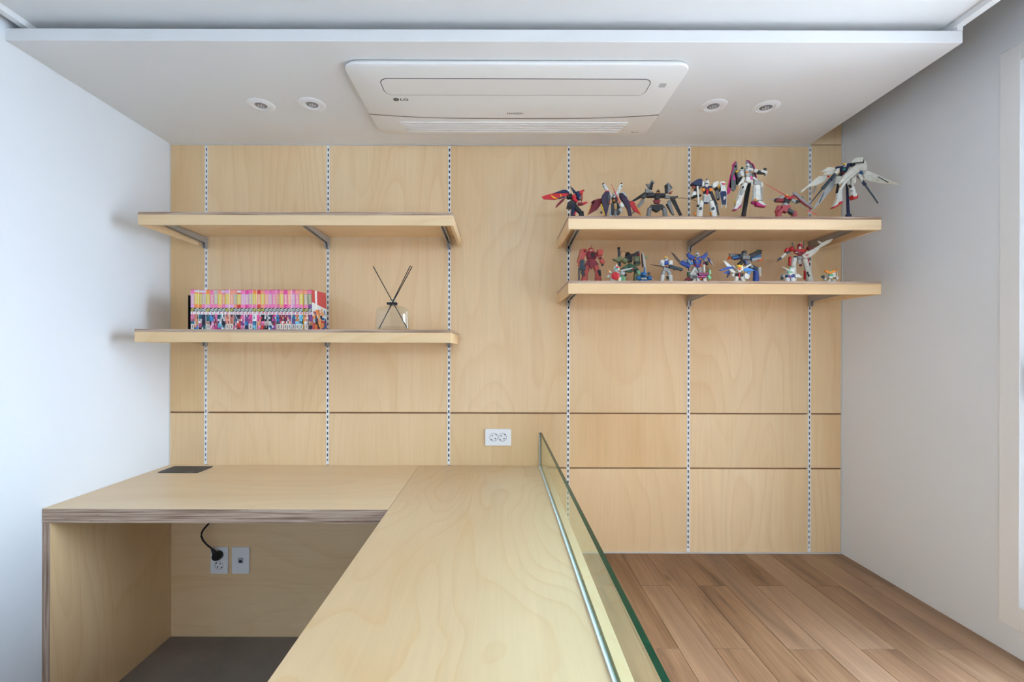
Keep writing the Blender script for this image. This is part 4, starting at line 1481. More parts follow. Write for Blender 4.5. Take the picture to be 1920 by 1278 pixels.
f.plate('front_skirt', [(490, 420), (560, 420), (580, 530), (525, 535), (478, 500)], 6, 'white', dz=5)
f.plate('side_skirt', [(420, 440), (468, 430), (440, 520), (345, 592), (335, 575)], 5, 'white', dz=3)
f.plate('side_skirt', [(600, 430), (640, 425), (720, 490), (690, 505), (620, 470)], 5, 'white', dz=4)
f.plate('hip_trim', [(555, 415), (605, 415), (612, 480), (585, 470)], 4, 'pink', dz=7.5)
f.limb('hip_fold', (600, 470), (605, 580), 3, 2.6, 'white', dep=3, dz=6)
f.limb('thigh', (470, 540), (415, 700), 9, 9, 'white', dz=3)
f.limb('thigh_port', (440, 600), (428, 635), 3.2, 2.6, 'black', dep=2, dz=7.6)
f.limb('knee_guard', (440, 660), (385, 770), 6.5, 5, 'pale_grey', dep=4, dz=7)
f.limb('shin', (415, 690), (330, 930), 10, 12, 'white', dz=3)
f.plate('shin_guard', [(335, 820), (400, 815), (395, 900), (375, 950), (280, 945)], 4, 'white', dz=9)
f.limb('ankle_tip', (278, 865), (282, 930), 2.4, 2, 'yellow', dep=3, dz=6)
f.plate('foot', [(290, 945), (375, 925), (385, 960), (300, 1045), (240, 1050), (255, 1010)], 9, 'white', dz=6)
f.plate('sole', [(238, 1045), (300, 1040), (378, 950), (390, 965), (375, 1005), (300, 1055), (245, 1060)], 9.5, 'magenta', dz=6)
f.limb('thigh', (640, 520), (765, 545), 8, 8, 'pale_grey', dz=8)
f.limb('knee_guard', (790, 530), (785, 620), 5.5, 4, 'white', dep=6, dz=10)
f.limb('shin', (690, 580), (690, 880), 11, 14.5, 'white', dz=7)
f.limb('shin_side', (780, 600), (780, 890), 4.5, 4, 'pale_grey', dep=6, dz=6)
f.limb('ankle_tip', (672, 830), (670, 880), 3.2, 3.0, 'orange', dep=3, dz=14)
f.plate('foot', [(705, 880), (780, 900), (860, 975), (800, 975), (700, 910)], 9, 'white', dz=9)
f.plate('sole', [(655, 905), (700, 900), (770, 960), (862, 980), (845, 998), (740, 985), (670, 970)], 9.5, 'magenta', dz=8)
f.plate('heel', [(610, 860), (632, 840), (640, 900), (670, 920), (640, 940), (590, 915)], 6, 'magenta', dz=4)

# --- small red crouching robot with a long thin red blade
f = Fig('small red crouching robot with a long thin red blade', 1.855, 'ur', 1240, C5)
fy = f.floor_y(1240)
f.limb('torso', (1270, 830), (1240, 935), 16, 9, 'charcoal', dep=8)
f.limb('chest_plate', (1240, 800), (1340, 830), 5, 5, 'red', dep=6, dz=5)
f.head((1275, 800), 6.0, 7.0, 'dark_red', 'pale_grey', 'charcoal', 'fan', 'yellow', dz=4)
f.limb('antenna', (1290, 775), (1293, 680), 1.0, 0.5, 'pale_grey', dep=1, dz=3)
f.limb('shoulder_armor', (1110, 840), (1190, 790), 6, 7, 'pale_grey', dep=6, dz=3)
f.limb('upper_arm', (1040, 860), (1190, 870), 7, 7, 'dark_red', dz=4)
f.limb('hand', (1030, 850), (1070, 870), 5, 5, 'charcoal', dz=6)
f.rod('barrel', [(910, 846), (1040, 846)], [0.35, 0.5], 'pale_grey', dz=6)
f.plate('shoulder_armor', [(1310, 815), (1385, 745), (1412, 830), (1360, 850)], 6, 'rose_red', dz=5)
f.limb('upper_arm', (1355, 850), (1450, 910), 5, 5, 'pale_grey', dz=6)
f.limb('forearm', (1430, 905), (1520, 870), 6, 5.5, 'charcoal', dz=7)
f.plate('back_wing', [(1370, 715), (1400, 690), (1575, 830), (1760, 1010), (1740, 1035), (1560, 890), (1400, 760)], 2.4, 'grey', dz=9)
f.plate('wing_edge', [(1405, 755), (1430, 770), (1560, 885), (1745, 1030), (1728, 1040), (1540, 905)], 2.6, 'dark_red', dz=9.5)
f.plate('wing_fin', [(1510, 785), (1560, 795), (1585, 840), (1550, 825)], 2.4, 'dark_grey', dz=9)
f.rod('beam_blade', [(1285, 800), (1060, 665), (820, 535)], [0.75, 0.65, 0.3], 'red', dz=12)
f.rod('spear_shaft', [(1470, 930), (1670, 1055)], 0.35, 'pale_grey', dz=12)
f.rod('spear_blade', [(1660, 1050), (1720, 1080), (1840, 1150)], [1.0, 0.8, 0.5], 'beam_red', dz=12)
f.limb('waist', (1240, 920), (1225, 970), 7, 11, 'pale_grey', dep=7, dz=2)
f.plate('skirt', [(1150, 965), (1310, 960), (1330, 1060), (1240, 1110), (1160, 1060)], 8, 'rose_red', dz=3)
f.plate('side_skirt', [(1090, 960), (1150, 965), (1130, 1040), (1085, 1120), (1040, 1090)], 6, 'rose_red', dz=2)
f.limb('thigh', (1180, 1040), (1110, 1100), 8, 8, 'rose_red', dz=5)
f.limb('thigh', (1280, 1040), (1380, 1110), 8, 8, 'dark_grey', dz=5)
f.limb('shin', (1110, 1090), (1100, fy - 30), 9, 9.5, 'rose_red', dz=4)
f.limb('shin', (1395, 1070), (1420, fy - 30), 8, 9, 'rose_red', dz=4)
for x in (1095, 1425):
    f.limb('foot', (x - 45, fy - 18), (x + 50, fy - 16), 3.4, 3.4, 'dark_red', dep=10, dz=5)

# --- white robot with spread feather wings on a navy pole
f = Fig('white winged robot hovering on a navy pole, right end of upper shelf', 1.865, 'ur', 860, C7)
fy = f.floor_y(860)
f.limb('stand_pole', (842, 520), (872, fy - 80), 3.4, 5.0, 'navy', dep=4, dz=-3)
f.limb('stand_foot', (872, fy - 170), (872, fy - 80), 8.5, 8.5, 'navy', dep=8, dz=-3)
f.plate('stand_base', [(700, fy - 80), (1040, fy - 80), (1040, fy - 3), (700, fy - 3)], 36, 'navy', dz=-3)
# far wing, right
for pts in ([(1190, 330, 6), (1290, 365, 12), (1500, 455, 28), (1800, 585, 44), (1590, 575, 30), (1380, 555, 18), (1230, 520, 8), (1150, 505, 4), (1130, 420, 4)],
            [(1150, 420, 3), (1230, 435, 8), (1330, 500, 16), (1420, 545, 22), (1280, 530, 12), (1150, 500, 4)]):
    f.plate('wing_feather', pts, 2.4, 'ivory', dz=6 if len(pts) > 6 else 9)
f.plate('feather_slit', [(1395, 442, 20), (1410, 440, 20), (1595, 545, 31), (1585, 552, 31)], 1.2, 'dark_grey', dz=8.5)
# near wing folded across the right shoulder
for pts, z in (([(890, 205), (985, 105), (1110, 92), (1150, 130), (1140, 185), (1000, 190)], 12), ([(1110, 120), (1160, 140), (1200, 220), (1205, 330), (1150, 345), (1075, 330), (1080, 230)], 9),
               ([(990, 240), (1140, 200), (1120, 300), (960, 400), (860, 470), (700, 590), (690, 545), (800, 400), (880, 330)], 14),
               ([(1100, 290), (1060, 340), (860, 520), (720, 690), (700, 680), (790, 530), (870, 450), (980, 370)], 16),
               ([(985, 420), (1000, 500), (985, 575), (965, 560), (965, 470)], 12), ([(940, 440), (970, 460), (940, 600), (915, 590)], 11),
               ([(1040, 395), (1085, 400), (1130, 480), (1115, 545), (1085, 500)], 12)):
    f.plate('wing_feather', pts, 3.0, 'ivory', dz=z)
f.plate('wing_seam', [(900, 205), (1005, 188), (1140, 176), (1140, 190), (1000, 204)], 2.2, 'charcoal', dz=13.2)
f.plate('wing_seam', [(1138, 130), (1152, 130), (1145, 200), (1130, 198)], 2.2, 'charcoal', dz=13.2)
# left wing feathers
for pts, z in (([(640, 290), (560, 275), (490, 275), (370, 360), (480, 355), (600, 340)], 0), ([(640, 330), (480, 345), (400, 430), (560, 400), (650, 370)], -1),
               ([(500, 430), (340, 430), (200, 540), (0, 710), (10, 730), (160, 625), (300, 600), (470, 520)], -3),
               ([(690, 400), (600, 420), (520, 560), (400, 720), (250, 1000), (235, 1045), (400, 880), (520, 740), (640, 600), (690, 480)], -5),
               ([(290, 600), (300, 640), (260, 720), (215, 770), (250, 690)], -6)):
    f.plate('wing_feather', pts, 2.2, 'ivory' if z > -5 else 'pale_grey', dz=z)
f.plate('feather_slit', [(430, 725), (440, 728), (352, 915), (340, 912)], 1.2, 'dark_grey', dz=-3.6)
# body
f.limb('torso', (800, 265), (775, 370), 15, 8, 'navy', dep=9, dz=3)
f.ball('chest_gem', (798, 308), 2.0, 1.7, 'eye_green', dz=7.8, rd=1.2)
f.limb('abdomen', (775, 360), (760, 395), 6, 6, 'dark_red', dep=6, dz=3)
f.head((800, 240), 6.0, 6.5, 'white', 'pale_grey', 'charcoal', 'fan', 'yellow', dz=6)
f.limb('shoulder_armor', (690, 265), (690, 320), 9, 7, 'navy', dep=8, dz=2)
f.limb('shoulder_trim', (650, 320), (700, 310), 3.5, 3.5, 'white', dep=6, dz=5)
f.limb('shoulder_armor', (880, 200), (900, 270), 8, 7, 'navy', dep=8, dz=3)
f.limb('collar_joint', (930, 245), (985, 220), 5, 4, 'charcoal', dep=4, dz=8)
f.limb('upper_arm', (680, 325), (625, 385), 5.5, 5, 'white', dz=3)
f.limb('waist', (710, 390), (750, 415), 7, 8, 'charcoal', dep=7, dz=2)
f.limb('gun_body', (630, 395), (400, 660), 5, 5.5, 'slate', dep=4, dz=6)
f.limb('gun_grip', (560, 480), (575, 515), 3.5, 3, 'navy', dep=3, dz=8)
f.limb('gun_accent', (500, 425), (520, 450), 3, 2.4, 'red', dep=3, dz=6)
f.rod('gun_barrel', [(400, 660), (160, 960)], [1.5, 0.7], 'slate', dz=6)
f.limb('gun_body', (1040, 420), (1180, 600), 2.6, 5.2, 'navy', dep=4, dz=9)
f.rod('gun_barrel', [(1170, 590), (1330, 810), (1405, 920)], [1.6, 1.4, 1.1], 'slate', dz=10)
f.limb('gun_sight', (1080, 350), (1120, 400), 5, 4, 'steel_blue', dep=4, dz=10)
f.limb('thigh', (700, 440), (670, 580), 8, 8.5, 'white', dz=2)
f.limb('knee_joint', (690, 570), (660, 740), 3.4, 3.0, 'charcoal', dep=5, dz=4)
f.limb('shin', (700, 660), (700, 860), 8.5, 9.5, 'white', dz=3)
f.plate('foot', [(650, 850), (740, 850), (720, 920), (600, 985), (585, 985), (630, 900)], 8, 'white', dz=4)
f.plate('sole', [(680, 905), (745, 890), (750, 925), (700, 950), (620, 1010), (562, 1020), (575, 992), (640, 970)], 8.5, 'red', dz=4)
f.limb('thigh', (880, 500), (920, 620), 8, 8, 'white', dz=4)
f.limb('knee_joint', (880, 590), (920, 640), 2.4, 2.4, 'charcoal', dep=4, dz=8)
f.limb('shin', (925, 620), (955, 780), 8, 10, 'white', dz=5)
f.limb('shin_seam', (915, 700), (945, 696), 1.4, 1.4, 'charcoal', dep=1.5, dz=9.4)
f.plate('foot', [(910, 760), (1000, 745), (1010, 790), (980, 825), (930, 825)], 9, 'white', dz=7)
f.plate('sole', [(908, 790), (930, 815), (990, 810), (1000, 770), (1018, 800), (1010, 845), (930, 862)], 9.5, 'red', dz=7)

# ======================= lower shelf
# --- bulky red robot with a shoulder shield and rifle
f = Fig('bulky brick red robot with a slab shoulder shield, left end of lower shelf', 1.93, 'lr', 430, CA)
fy = f.floor_y(430)
f.limb('torso', (440, 265), (440, 400), 22, 17, 'dark_red', dep=12)
f.limb('chest_vent', (470, 270), (470, 360), 7, 6.5, 'black', dep=4, dz=6)
hd = f.ball('head', (428, 222), 6.0, 5.8, 'brick_red', dz=3)
f.limb('helmet_brim', (355, 240), (500, 240), 3.0, 3.0, 'brick_red', dep=12, dz=3, parent=hd)
f.limb('visor', (405, 212), (465, 212), 2.2, 2.2, 'pale_grey', dep=3, dz=9, parent=hd)
f.rod('antenna', [(432, 165), (432, 95)], [0.6, 0.3], 'copper', dz=3, parent=hd)
sh = f.plate('shoulder_shield', [(195, 200), (280, 178), (345, 195), (345, 218), (285, 205), (215, 470), (160, 485), (125, 470)], 5, 'brick_red', dz=6)
f.plate('shield_face', [(205, 215), (262, 200), (200, 465), (140, 470)], 2, 'copper', dz=9, parent=sh)
f.plate('shoulder_armor', [(560, 212), (610, 200), (690, 208), (665, 340), (565, 330)], 12, 'brick_red', dz=2)
f.ball('shoulder_joint', (290, 265), 4.5, 5.0, 'rose_red', dz=2)
f.limb('upper_arm', (290, 270), (240, 400), 7.5, 6.5, 'brick_red', dz=3)
f.limb('forearm', (210, 400), (190, 560), 7, 7, 'brick_red', dz=6)
f.limb('upper_arm', (600, 330), (630, 400), 7, 6.5, 'brick_red', dz=2)
f.limb('elbow', (610, 385), (650, 385), 4, 4, 'charcoal', dep=6, dz=4)
f.limb('forearm', (645, 400), (685, 500), 8, 7.5, 'brick_red', dz=4)
hn = f.limb('hand', (665, 495), (680, 545), 4.5, 4, 'charcoal', dz=4)
f.limb('rifle_body', (250, 420), (230, 640), 8, 9, 'slate', dep=5, dz=10)
f.limb('rifle_drum', (270, 560), (275, 640), 7, 6.5, 'slate', dep=7, dz=12)
f.limb('rifle_barrel', (175, 590), (180, fy - 50), 2.8, 2.8, 'dark_grey', dep=3, dz=10)
f.limb('rifle_stock', (240, 650), (280, 760), 7.5, 5, 'charcoal', dep=4, dz=11)
f.limb('waist', (430, 405), (430, 450), 14, 16, 'rose_red', dep=11, dz=0)
f.plate('skirt', [(345, 430), (430, 425), (425, 560), (300, 560), (295, 520)], 11, 'dark_red', dz=1)
f.plate('skirt', [(430, 425), (510, 425), (585, 520), (565, 550), (440, 560)], 11, 'dark_red', dz=1)
f.plate('front_skirt', [(395, 425), (490, 425), (490, 540), (440, 620), (395, 560)], 5, 'dark_red', dz=7)
f.limb('thigh', (350, 540), (330, 670), 9.5, 9, 'brick_red', dz=2)
f.limb('thigh', (520, 540), (560, 660), 9.5, 9, 'brick_red', dz=2)
f.limb('knee_guard', (595, 630), (625, 760), 6.5, 4, 'charcoal', dep=5, dz=7)
f.limb('shin', (315, 660), (270, fy - 30), 8, 13, 'brick_red', dz=3)
f.limb('shin', (565, 650), (590, fy - 30), 8.5, 13.5, 'brick_red', dz=3)
for x in (265, 590):
    f.limb('foot', (x - 70, fy - 22), (x + 70, fy - 20), 4, 4, 'dark_red', dep=15, dz=5)

# --- bulky olive robot with a tall pale blade beside it
f = Fig('bulky olive green robot with a cannon arm and tall pale blade', 1.965, 'lr', 1230, CA)
fy = f.floor_y(1230)
f.limb('torso', (1230, 300), (1230, 470), 13, 12, 'charcoal', dep=11)
f.ball('head', (1210, 300), 4.6, 4.4, 'black', dz=4)
f.rod('hose', [(1065, 285), (1080, 250), (1115, 235), (1150, 250), (1170, 285)], 0.6, 'copper', dz=3)
f.limb('cannon', (1020, 165), (1035, 560), 4.4, 5.0, 'slate', dep=4, dz=-4)
f.limb('cannon_muzzle', (1015, 150), (1020, 200), 5.0, 4.4, 'black', dep=4.4, dz=-4)
f.plate('shoulder_spike', [(875, 405), (960, 395), (1040, 335), (1090, 350), (1070, 440), (1000, 470), (930, 440)], 8, 'olive', dz=2)
f.limb('shoulder_armor', (1100, 400), (1190, 470), 10, 10, 'olive', dep=9, dz=4)
f.plate('back_barrel', [(1120, 380), (1180, 330), (1290, 300), (1440, 235), (1460, 250), (1370, 330), (1200, 385)], 5, 'black', dz=6)
f.plate('shoulder_cap', [(1380, 240), (1430, 222), (1460, 300), (1450, 345), (1350, 340)], 9, 'pale_grey', dz=-1)
f.plate('cap_stripe', [(1420, 270), (1462, 290), (1455, 345), (1400, 330)], 4, 'dark_red', dz=5.2)
f.limb('cannon_arm', (1395, 350), (1405, 540), 11, 11.5, 'olive', dep=10, dz=3)
f.limb('arm_band', (1400, 455), (1402, 515), 12, 12, 'charcoal', dep=10.6, dz=3)
f.limb('waist', (1200, 540), (1290, 560), 9, 11, 'green', dep=9, dz=2)
f.limb('hip_joint', (1110, 640), (1180, 620), 8, 7, 'charcoal', dep=7, dz=0)
f.plate('skirt', [(1060, 610), (1180, 520), (1340, 530), (1420, 600), (1280, 690), (1180, 680)], 9, 'green', dz=1)
f.limb('skirt_badge', (1110, 620), (1180, 615), 2.6, 2.4, 'red', dep=3, dz=6)
f.limb('skirt_badge', (1290, 625), (1340, 612), 2.4, 2.2, 'red', dep=3, dz=6)
f.limb('thigh', (1120, 650), (1110, 740), 8, 8, 'olive', dz=1)
f.limb('shin', (1105, 720), (1095, fy - 30), 9, 11, 'mint', dz=1)
f.limb('thigh', (1370, 610), (1410, 700), 8.5, 8.5, 'charcoal', dz=2)
f.limb('knee_guard', (1420, 640), (1450, 740), 6, 5.5, 'mint', dep=6, dz=5)
f.limb('shin', (1400, 700), (1380, fy - 30), 10, 11.5, 'olive', dz=2)
for x in (1095, 1385):
    f.limb('foot', (x - 60, fy - 22), (x + 60, fy - 20), 4, 4, 'charcoal', dep=14, dz=4)
bl = f.plate('tall_blade', [(1500, 270), (1530, 250), (1575, 400), (1590, 560), (1615, 740), (1600, 740), (1540, 560)], 3, 'ivory', dz=-2)
f.plate('blade_back', [(1490, 300), (1510, 280), (1545, 560), (1520, 580), (1505, 480)], 4, 'brown', dz=-1, parent=bl)
for (x, y) in ((1640, 318), (1655, 395), (1600, 340)):
    f.limb('blade_spine', (1575, 370), (x, y), 1.6, 0.7, 'mint', dep=1.4, dz=-2, parent=bl)

# --- squat white robot with a round red shield (in front)
f = Fig('squat white robot behind a round red shield, front of lower shelf', 1.84, 'lr', 950, CA)
fy = f.floor_y(950)
f.limb('torso', (960, 670), (960, 790), 13, 12, 'white', dep=9)
hd = f.head((965, 610), 11, 10, 'white', 'pale_grey', 'eye_green', 'fin', 'white', dz=3)
f.plate('helmet_badge', [(955, 560), (1010, 555), (1020, 585), (960, 590)], 3, 'red', dz=9)
f.ball('round_shield', (950, 755), 8.2, 7.2, 'red', dz=9, rd=2.2)
f.plate('side_fin', [(790, 635), (815, 640), (880, 690), (850, 710), (800, 680)], 4, 'white', dz=2)
f.limb('fin_tip', (795, 640), (815, 670), 2.4, 2.4, 'orange', dep=3, dz=4.4)
f.plate('arm', [(750, 770), (820, 740), (850, 770), (790, 800)], 6, 'pale_grey', dz=3)
f.limb('arm', (1050, 690), (1140, 720), 6.5, 6.5, 'pale_grey', dz=3)
f.limb('fist', (1130, 730), (1180, 740), 5, 5, 'charcoal', dz=3)
f.limb('sword_blade', (1060, 650), (1310, 590), 4.0, 2.4, 'pale_grey', dep=2, dz=6)
f.limb('knee_tip', (1010, 800), (1000, 850), 2.4, 2.4, 'orange', dep=3, dz=9)
for x in (890, 1020):
    f.limb('leg', (x, 780), (x - 5, fy - 14), 8, 9, 'white', dz=2)
    f.limb('foot', (x - 50, fy - 16), (x + 45, fy - 16), 3.4, 3.4, 'dark_grey', dep=11, dz=4)

# --- squat blue robot (in front of the olive robot)
f = Fig('squat steel blue robot in front of the tall pale blade', 1.835, 'lr', 1560, CA)
fy = f.floor_y(1560)
f.ball('head', (1545, 735), 6.2, 6.4, 'steel_blue', dz=3)
f.limb('visor', (1500, 750), (1585, 750), 1.8, 1.8, 'charcoal', dep=3, dz=8.6)
f.limb('fin', (1560, 690), (1568, 575), 3.0, 1.6, 'steel_blue', dep=2, dz=3)
f.limb('torso', (1545, 775), (1545, fy - 60), 12, 11, 'slate', dep=9)
f.ball('shoulder', (1440, 800), 5.0, 4.4, 'steel_blue', dz=2)
f.ball('shoulder', (1670, 800), 5.0, 4.8, 'steel_blue', dz=2)
f.limb('launcher', (1640, 715), (1670, 690), 5, 4.5, 'dark_grey', dep=5, dz=2)
f.limb('grille', (1490, 815), (1610, 815), 3.4, 3.4, 'pale_grey', dep=3, dz=6)
f.limb('arm', (1670, 800), (1720, 830), 4, 3, 'blue', dz=4)
f.ball('fist', (1728, 820), 1.5, 1.5, 'white', dz=5)
for x in (1500, 1600):
    f.limb('leg', (x, fy - 80), (x, fy - 10), 8, 8.5, 'steel_blue', dz=2)

# --- white and blue robot with a long spiked grey rifle
f = Fig('white and blue robot levelling a long spiked grey rifle', 1.90, 'lr', 1310, CD)
fy = f.floor_y(1310)
f.limb('torso', (1310, 530), (1310, 580), 10, 8, 'blue', dep=8)
f.head((1310, 512), 6.5, 7.5, 'white', 'white', 'charcoal', 'fan', 'yellow', dz=3)
f.limb('shoulder_armor', (1265, 525), (1265, 590), 9.5, 8, 'white', dep=9, dz=1)
f.limb('shoulder_armor', (1360, 530), (1362, 580), 9, 7.5, 'white', dep=9, dz=1)
f.limb('upper_arm', (1255, 570), (1290, 600), 5.5, 5, 'pale_grey', dz=4)
f.limb('forearm', (1360, 575), (1370, 605), 6, 5, 'pale_grey', dz=3)
f.limb('rifle_body', (1350, 595), (1500, 635), 7, 4.6, 'slate', dep=4.5, dz=8)
for (x, y) in ((1385, 590), (1455, 612), (1480, 608), (1400, 645), (1470, 655)):
    f.limb('rifle_spike', (x, 618), (x + 4, y), 2.2, 0.9, 'slate', dep=2, dz=8)
f.rod('long_sword', [(1350, 608), (1240, 592), (1132, 574)], [0.9, 0.8, 0.4], 'brown', dz=6)
f.limb('waist', (1310, 595), (1315, 630), 6.5, 9, 'copper', dep=6, dz=2)
f.plate('skirt', [(1285, 605), (1340, 605), (1350, 640), (1315, 655), (1278, 640)], 6, 'pale_grey', dz=3)
for (a, b, c_) in (((1290, 640), (1278, 690), (1262, 720)), ((1335, 640), (1358, 690), (1368, 720))):
    f.limb('thigh', a, b, 6.5, 6.5, 'pale_grey', dz=2)
    f.limb('shin', b, (c_[0], fy - 12), 7.5, 7.5, 'white', dz=3)
    f.limb('ankle', (c_[0] - 3, fy - 30), (c_[0], fy - 12), 4.5, 4, 'yellow', dep=4, dz=5)
    f.limb('foot', (c_[0] - 16, fy - 9), (c_[0] + 16, fy - 9), 3.0, 3.0, 'white', dep=10, dz=5)
f.limb('knee_guard', (1328, 705), (1332, 740), 4, 4, 'charcoal', dep=4, dz=5)

# --- blue winged robot with a dark folding sword
f = Fig('blue robot with raised shoulder wings and a dark curved sword', 1.955, 'lr', 650, CB)
fy = f.floor_y(650)
f.limb('torso', (645, 205), (645, 350), 16, 12, 'blue', dep=9)
f.limb('chest_gem', (640, 265), (640, 300), 4, 3.4, 'pale_grey', dep=3, dz=5)
for x in (612, 702):
    f.limb('chest_vent', (x - 18, 240), (x + 18, 240), 2.4, 2.4, 'orange', dep=2.4, dz=5)
f.head((640, 175), 7.6, 8.6, 'white', 'pale_grey', 'charcoal', 'fin', 'pale_grey', dz=3)
f.plate('shoulder_wing', [(450, 150), (485, 140), (600, 205), (590, 260), (520, 245), (465, 200)], 5, 'blue', dz=2)
f.plate('shoulder_wing', [(700, 205), (760, 170), (820, 115), (828, 180), (790, 235), (715, 250)], 5, 'blue', dz=2)
f.plate('blade_shield', [(480, 235), (560, 310), (570, 345), (500, 345), (450, 280)], 5, 'sky_blue', dz=6)
f.plate('shield_inset', [(480, 245), (545, 318), (510, 322), (470, 275)], 2, 'pale_grey', dz=9)
f.limb('upper_arm', (520, 250), (470, 330), 6, 6, 'blue', dz=3)
f.limb('forearm', (400, 260), (440, 300), 6, 5, 'pale_grey', dz=5)
f.limb('sword_grip', (350, 300), (510, 385), 8.5, 7, 'blue', dep=4, dz=7)
f.plate('sword_blade', [(172, 115), (215, 140), (330, 265), (390, 340), (345, 345), (260, 245)], 2, 'brown', dz=7)
f.limb('upper_arm', (770, 240), (810, 290), 6, 5.5, 'pale_grey', dz=2)
f.limb('forearm', (805, 290), (835, 355), 6, 4, 'charcoal', dz=3)
f.plate('arm_blade', [(832, 212), (870, 235), (915, 310), (935, 372), (880, 310), (845, 265)], 3, 'blue', dz=5)
f.plate('blade_edge', [(875, 250), (915, 310), (937, 375), (905, 330), (880, 300)], 2.4, 'ivory', dz=6)
f.plate('skirt', [(595, 340), (690, 335), (720, 390), (640, 410), (575, 385)], 7, 'red', dz=1)
f.limb('front_skirt', (650, 345), (650, 390), 7, 6, 'blue', dep=3, dz=5.5)
for x0, x1 in ((600, 560), (680, 720)):
    f.limb('thigh', (x0, 390), ((x0 + x1) / 2, 500), 8.5, 8.5, 'pale_grey', dz=1)
    f.limb('shin', ((x0 + x1) / 2, 490), (x1, fy - 25), 8.5, 10.5, 'white', dz=1)
    f.limb('foot', (x1 - 45, fy - 18), (x1 + 45, fy - 16), 3.4, 3.4, 'blue', dep=12, dz=3)

# --- squat plum robot with a white cannon (in front of the blue winged robot)
f = Fig('squat plum and white robot with an upright white cannon', 1.835, 'lr', 700, CB)
fy = f.floor_y(700)
f.limb('head', (740, 500), (740, 580), 13, 11, 'plum', dep=9, dz=3)
f.plate('helmet_brim', [(640, 500), (720, 490), (760, 500), (862, 488), (830, 545), (740, 540), (665, 545)], 8, 'plum', dz=4)
f.limb('visor', (665, 565), (810, 565), 1.6, 1.6, 'pink', dep=3, dz=9)
f.ball('helmet_gem', (708, 600), 1.6, 1.6, 'orange', dz=8.6)
f.limb('torso', (735, 580), (730, fy - 60), 14, 15, 'dark_red', dep=9)
f.rod('cannon_barrel', [(772, 480), (768, 330)], [1.8, 1.6], 'white', dz=2)
f.rod('cannon_tip', [(768, 345), (767, 305)], [1.7, 1.5], 'plum', dz=2)
f.rod('arm_tube', [(520, 525), (600, 415), (650, 490)], [2.0, 1.8, 1.8], 'white', dz=3)
f.rod('cable_loop', [(800, 400), (830, 405), (848, 435), (838, 462), (810, 470)], 0.6, 'dark_grey', dz=2)
f.plate('arm_shield', [(520, 530), (640, 518), (660, 545), (640, 600), (520, 598), (505, 565)], 4, 'grey', dz=8)
f.limb('shield_inset', (545, 565), (640, 562), 3.4, 3.4, 'dark_grey', dep=2, dz=10)
f.plate('side_pod', [(470, 480), (510, 480), (520, 540), (470, 560)], 6, 'green', dz=1)
f.plate('shoulder', [(480, 560), (560, 555), (560, 630), (400, 625)], 8, 'dark_red', dz=2)
f.plate('fin', [(850, 440), (880, 435), (890, 520), (850, 530)], 4, 'mint', dz=1)
f.limb('fist', (835, 545), (885, 605), 6, 6, 'mint', dz=5)
for x in (660, 780):
    f.limb('leg', (x, 590), (x, fy - 12), 6, 7.5, 'white', dz=4)

# --- kneeling blue and dark robot with orange fins
f = Fig('kneeling dark blue robot with orange fins and a scoped gun', 1.955, 'lr', 1500, CB)
fy = f.floor_y(1500)
f.limb('torso', (1500, 180), (1500, 290), 15, 12, 'dark_grey', dep=9)
f.limb('chest_plate', (1455, 215), (1590, 215), 8, 8, 'grey', dep=5, dz=5)
f.head((1490, 135), 8.5, 8.0, 'dark_grey', 'grey', 'charcoal', None, dz=3)
f.limb('shoulder_armor', (1420, 150), (1440, 220), 8, 8, 'slate', dep=8, dz=1)
f.limb('upper_arm', (1420, 220), (1300, 235), 6.5, 5.5, 'navy', dz=3)
f.limb('forearm', (1390, 200), (1270, 230), 5, 5, 'steel_blue', dz=4)
f.plate('back_wing', [(1210, 150), (1380, 160), (1360, 215), (1260, 240), (1240, 195)], 4, 'grey', dz=-4)
f.plate('orange_fin', [(1212, 192), (1280, 220), (1240, 245), (1190, 268)], 4, 'bright_orange', dz=-2)
f.plate('wing_edge', [(1215, 147), (1390, 147), (1390, 156), (1230, 158)], 4, 'copper', dz=-4)
f.limb('gun_body', (1590, 200), (1790, 110), 9, 8, 'charcoal', dep=5, dz=5)
f.limb('gun_barrel', (1770, 110), (1815, 88), 2, 1.4, 'charcoal', dep=2, dz=5)
f.ball('gun_scope', (1735, 90), 2.2, 1.8, 'green', dz=7)
f.limb('forearm', (1600, 240), (1780, 175), 8, 9, 'steel_blue', dep=6, dz=4)
f.limb('arm_armor', (1620, 265), (1790, 225), 6, 5.5, 'pale_grey', dep=5, dz=5)
f.plate('orange_fin', [(1725, 270), (1790, 225), (1828, 272), (1760, 282)], 4, 'bright_orange', dz=3)
f.limb('waist', (1400, 300), (1440, 340), 12, 10, 'black', dep=8, dz=1)
f.limb('waist', (1530, 280), (1545, 350), 10, 9, 'grey', dep=8, dz=2)
f.limb('hip_stripe', (1520, 280), (1522, 330), 3, 3, 'blue', dep=2.4, dz=7)
f.limb('thigh', (1560, 350), (1720, 440), 8, 8, 'navy', dz=3)
f.limb('thigh_armor', (1580, 330), (1640, 400), 5, 5, 'pale_grey', dep=5, dz=6)
f.limb('knee_guard', (1765, 395), (1770, 560), 6.5, 4.5, 'ivory', dep=5, dz=5)
f.limb('shin', (1705, 450), (1700, fy - 25), 8.5, 10, 'blue', dz=2)
f.limb('foot', (1650, fy - 20), (1760, fy - 18), 3.6, 3.6, 'navy', dep=12, dz=4)
f.limb('thigh', (1440, 340), (1350, 460), 8, 8, 'navy', dz=0)
f.limb('shin', (1350, 450), (1400, fy - 25), 8, 9, 'pale_grey', dz=0)
f.limb('foot', (1360, fy - 20), (1450, fy - 18), 3.4, 3.4, 'navy', dep=12, dz=2)

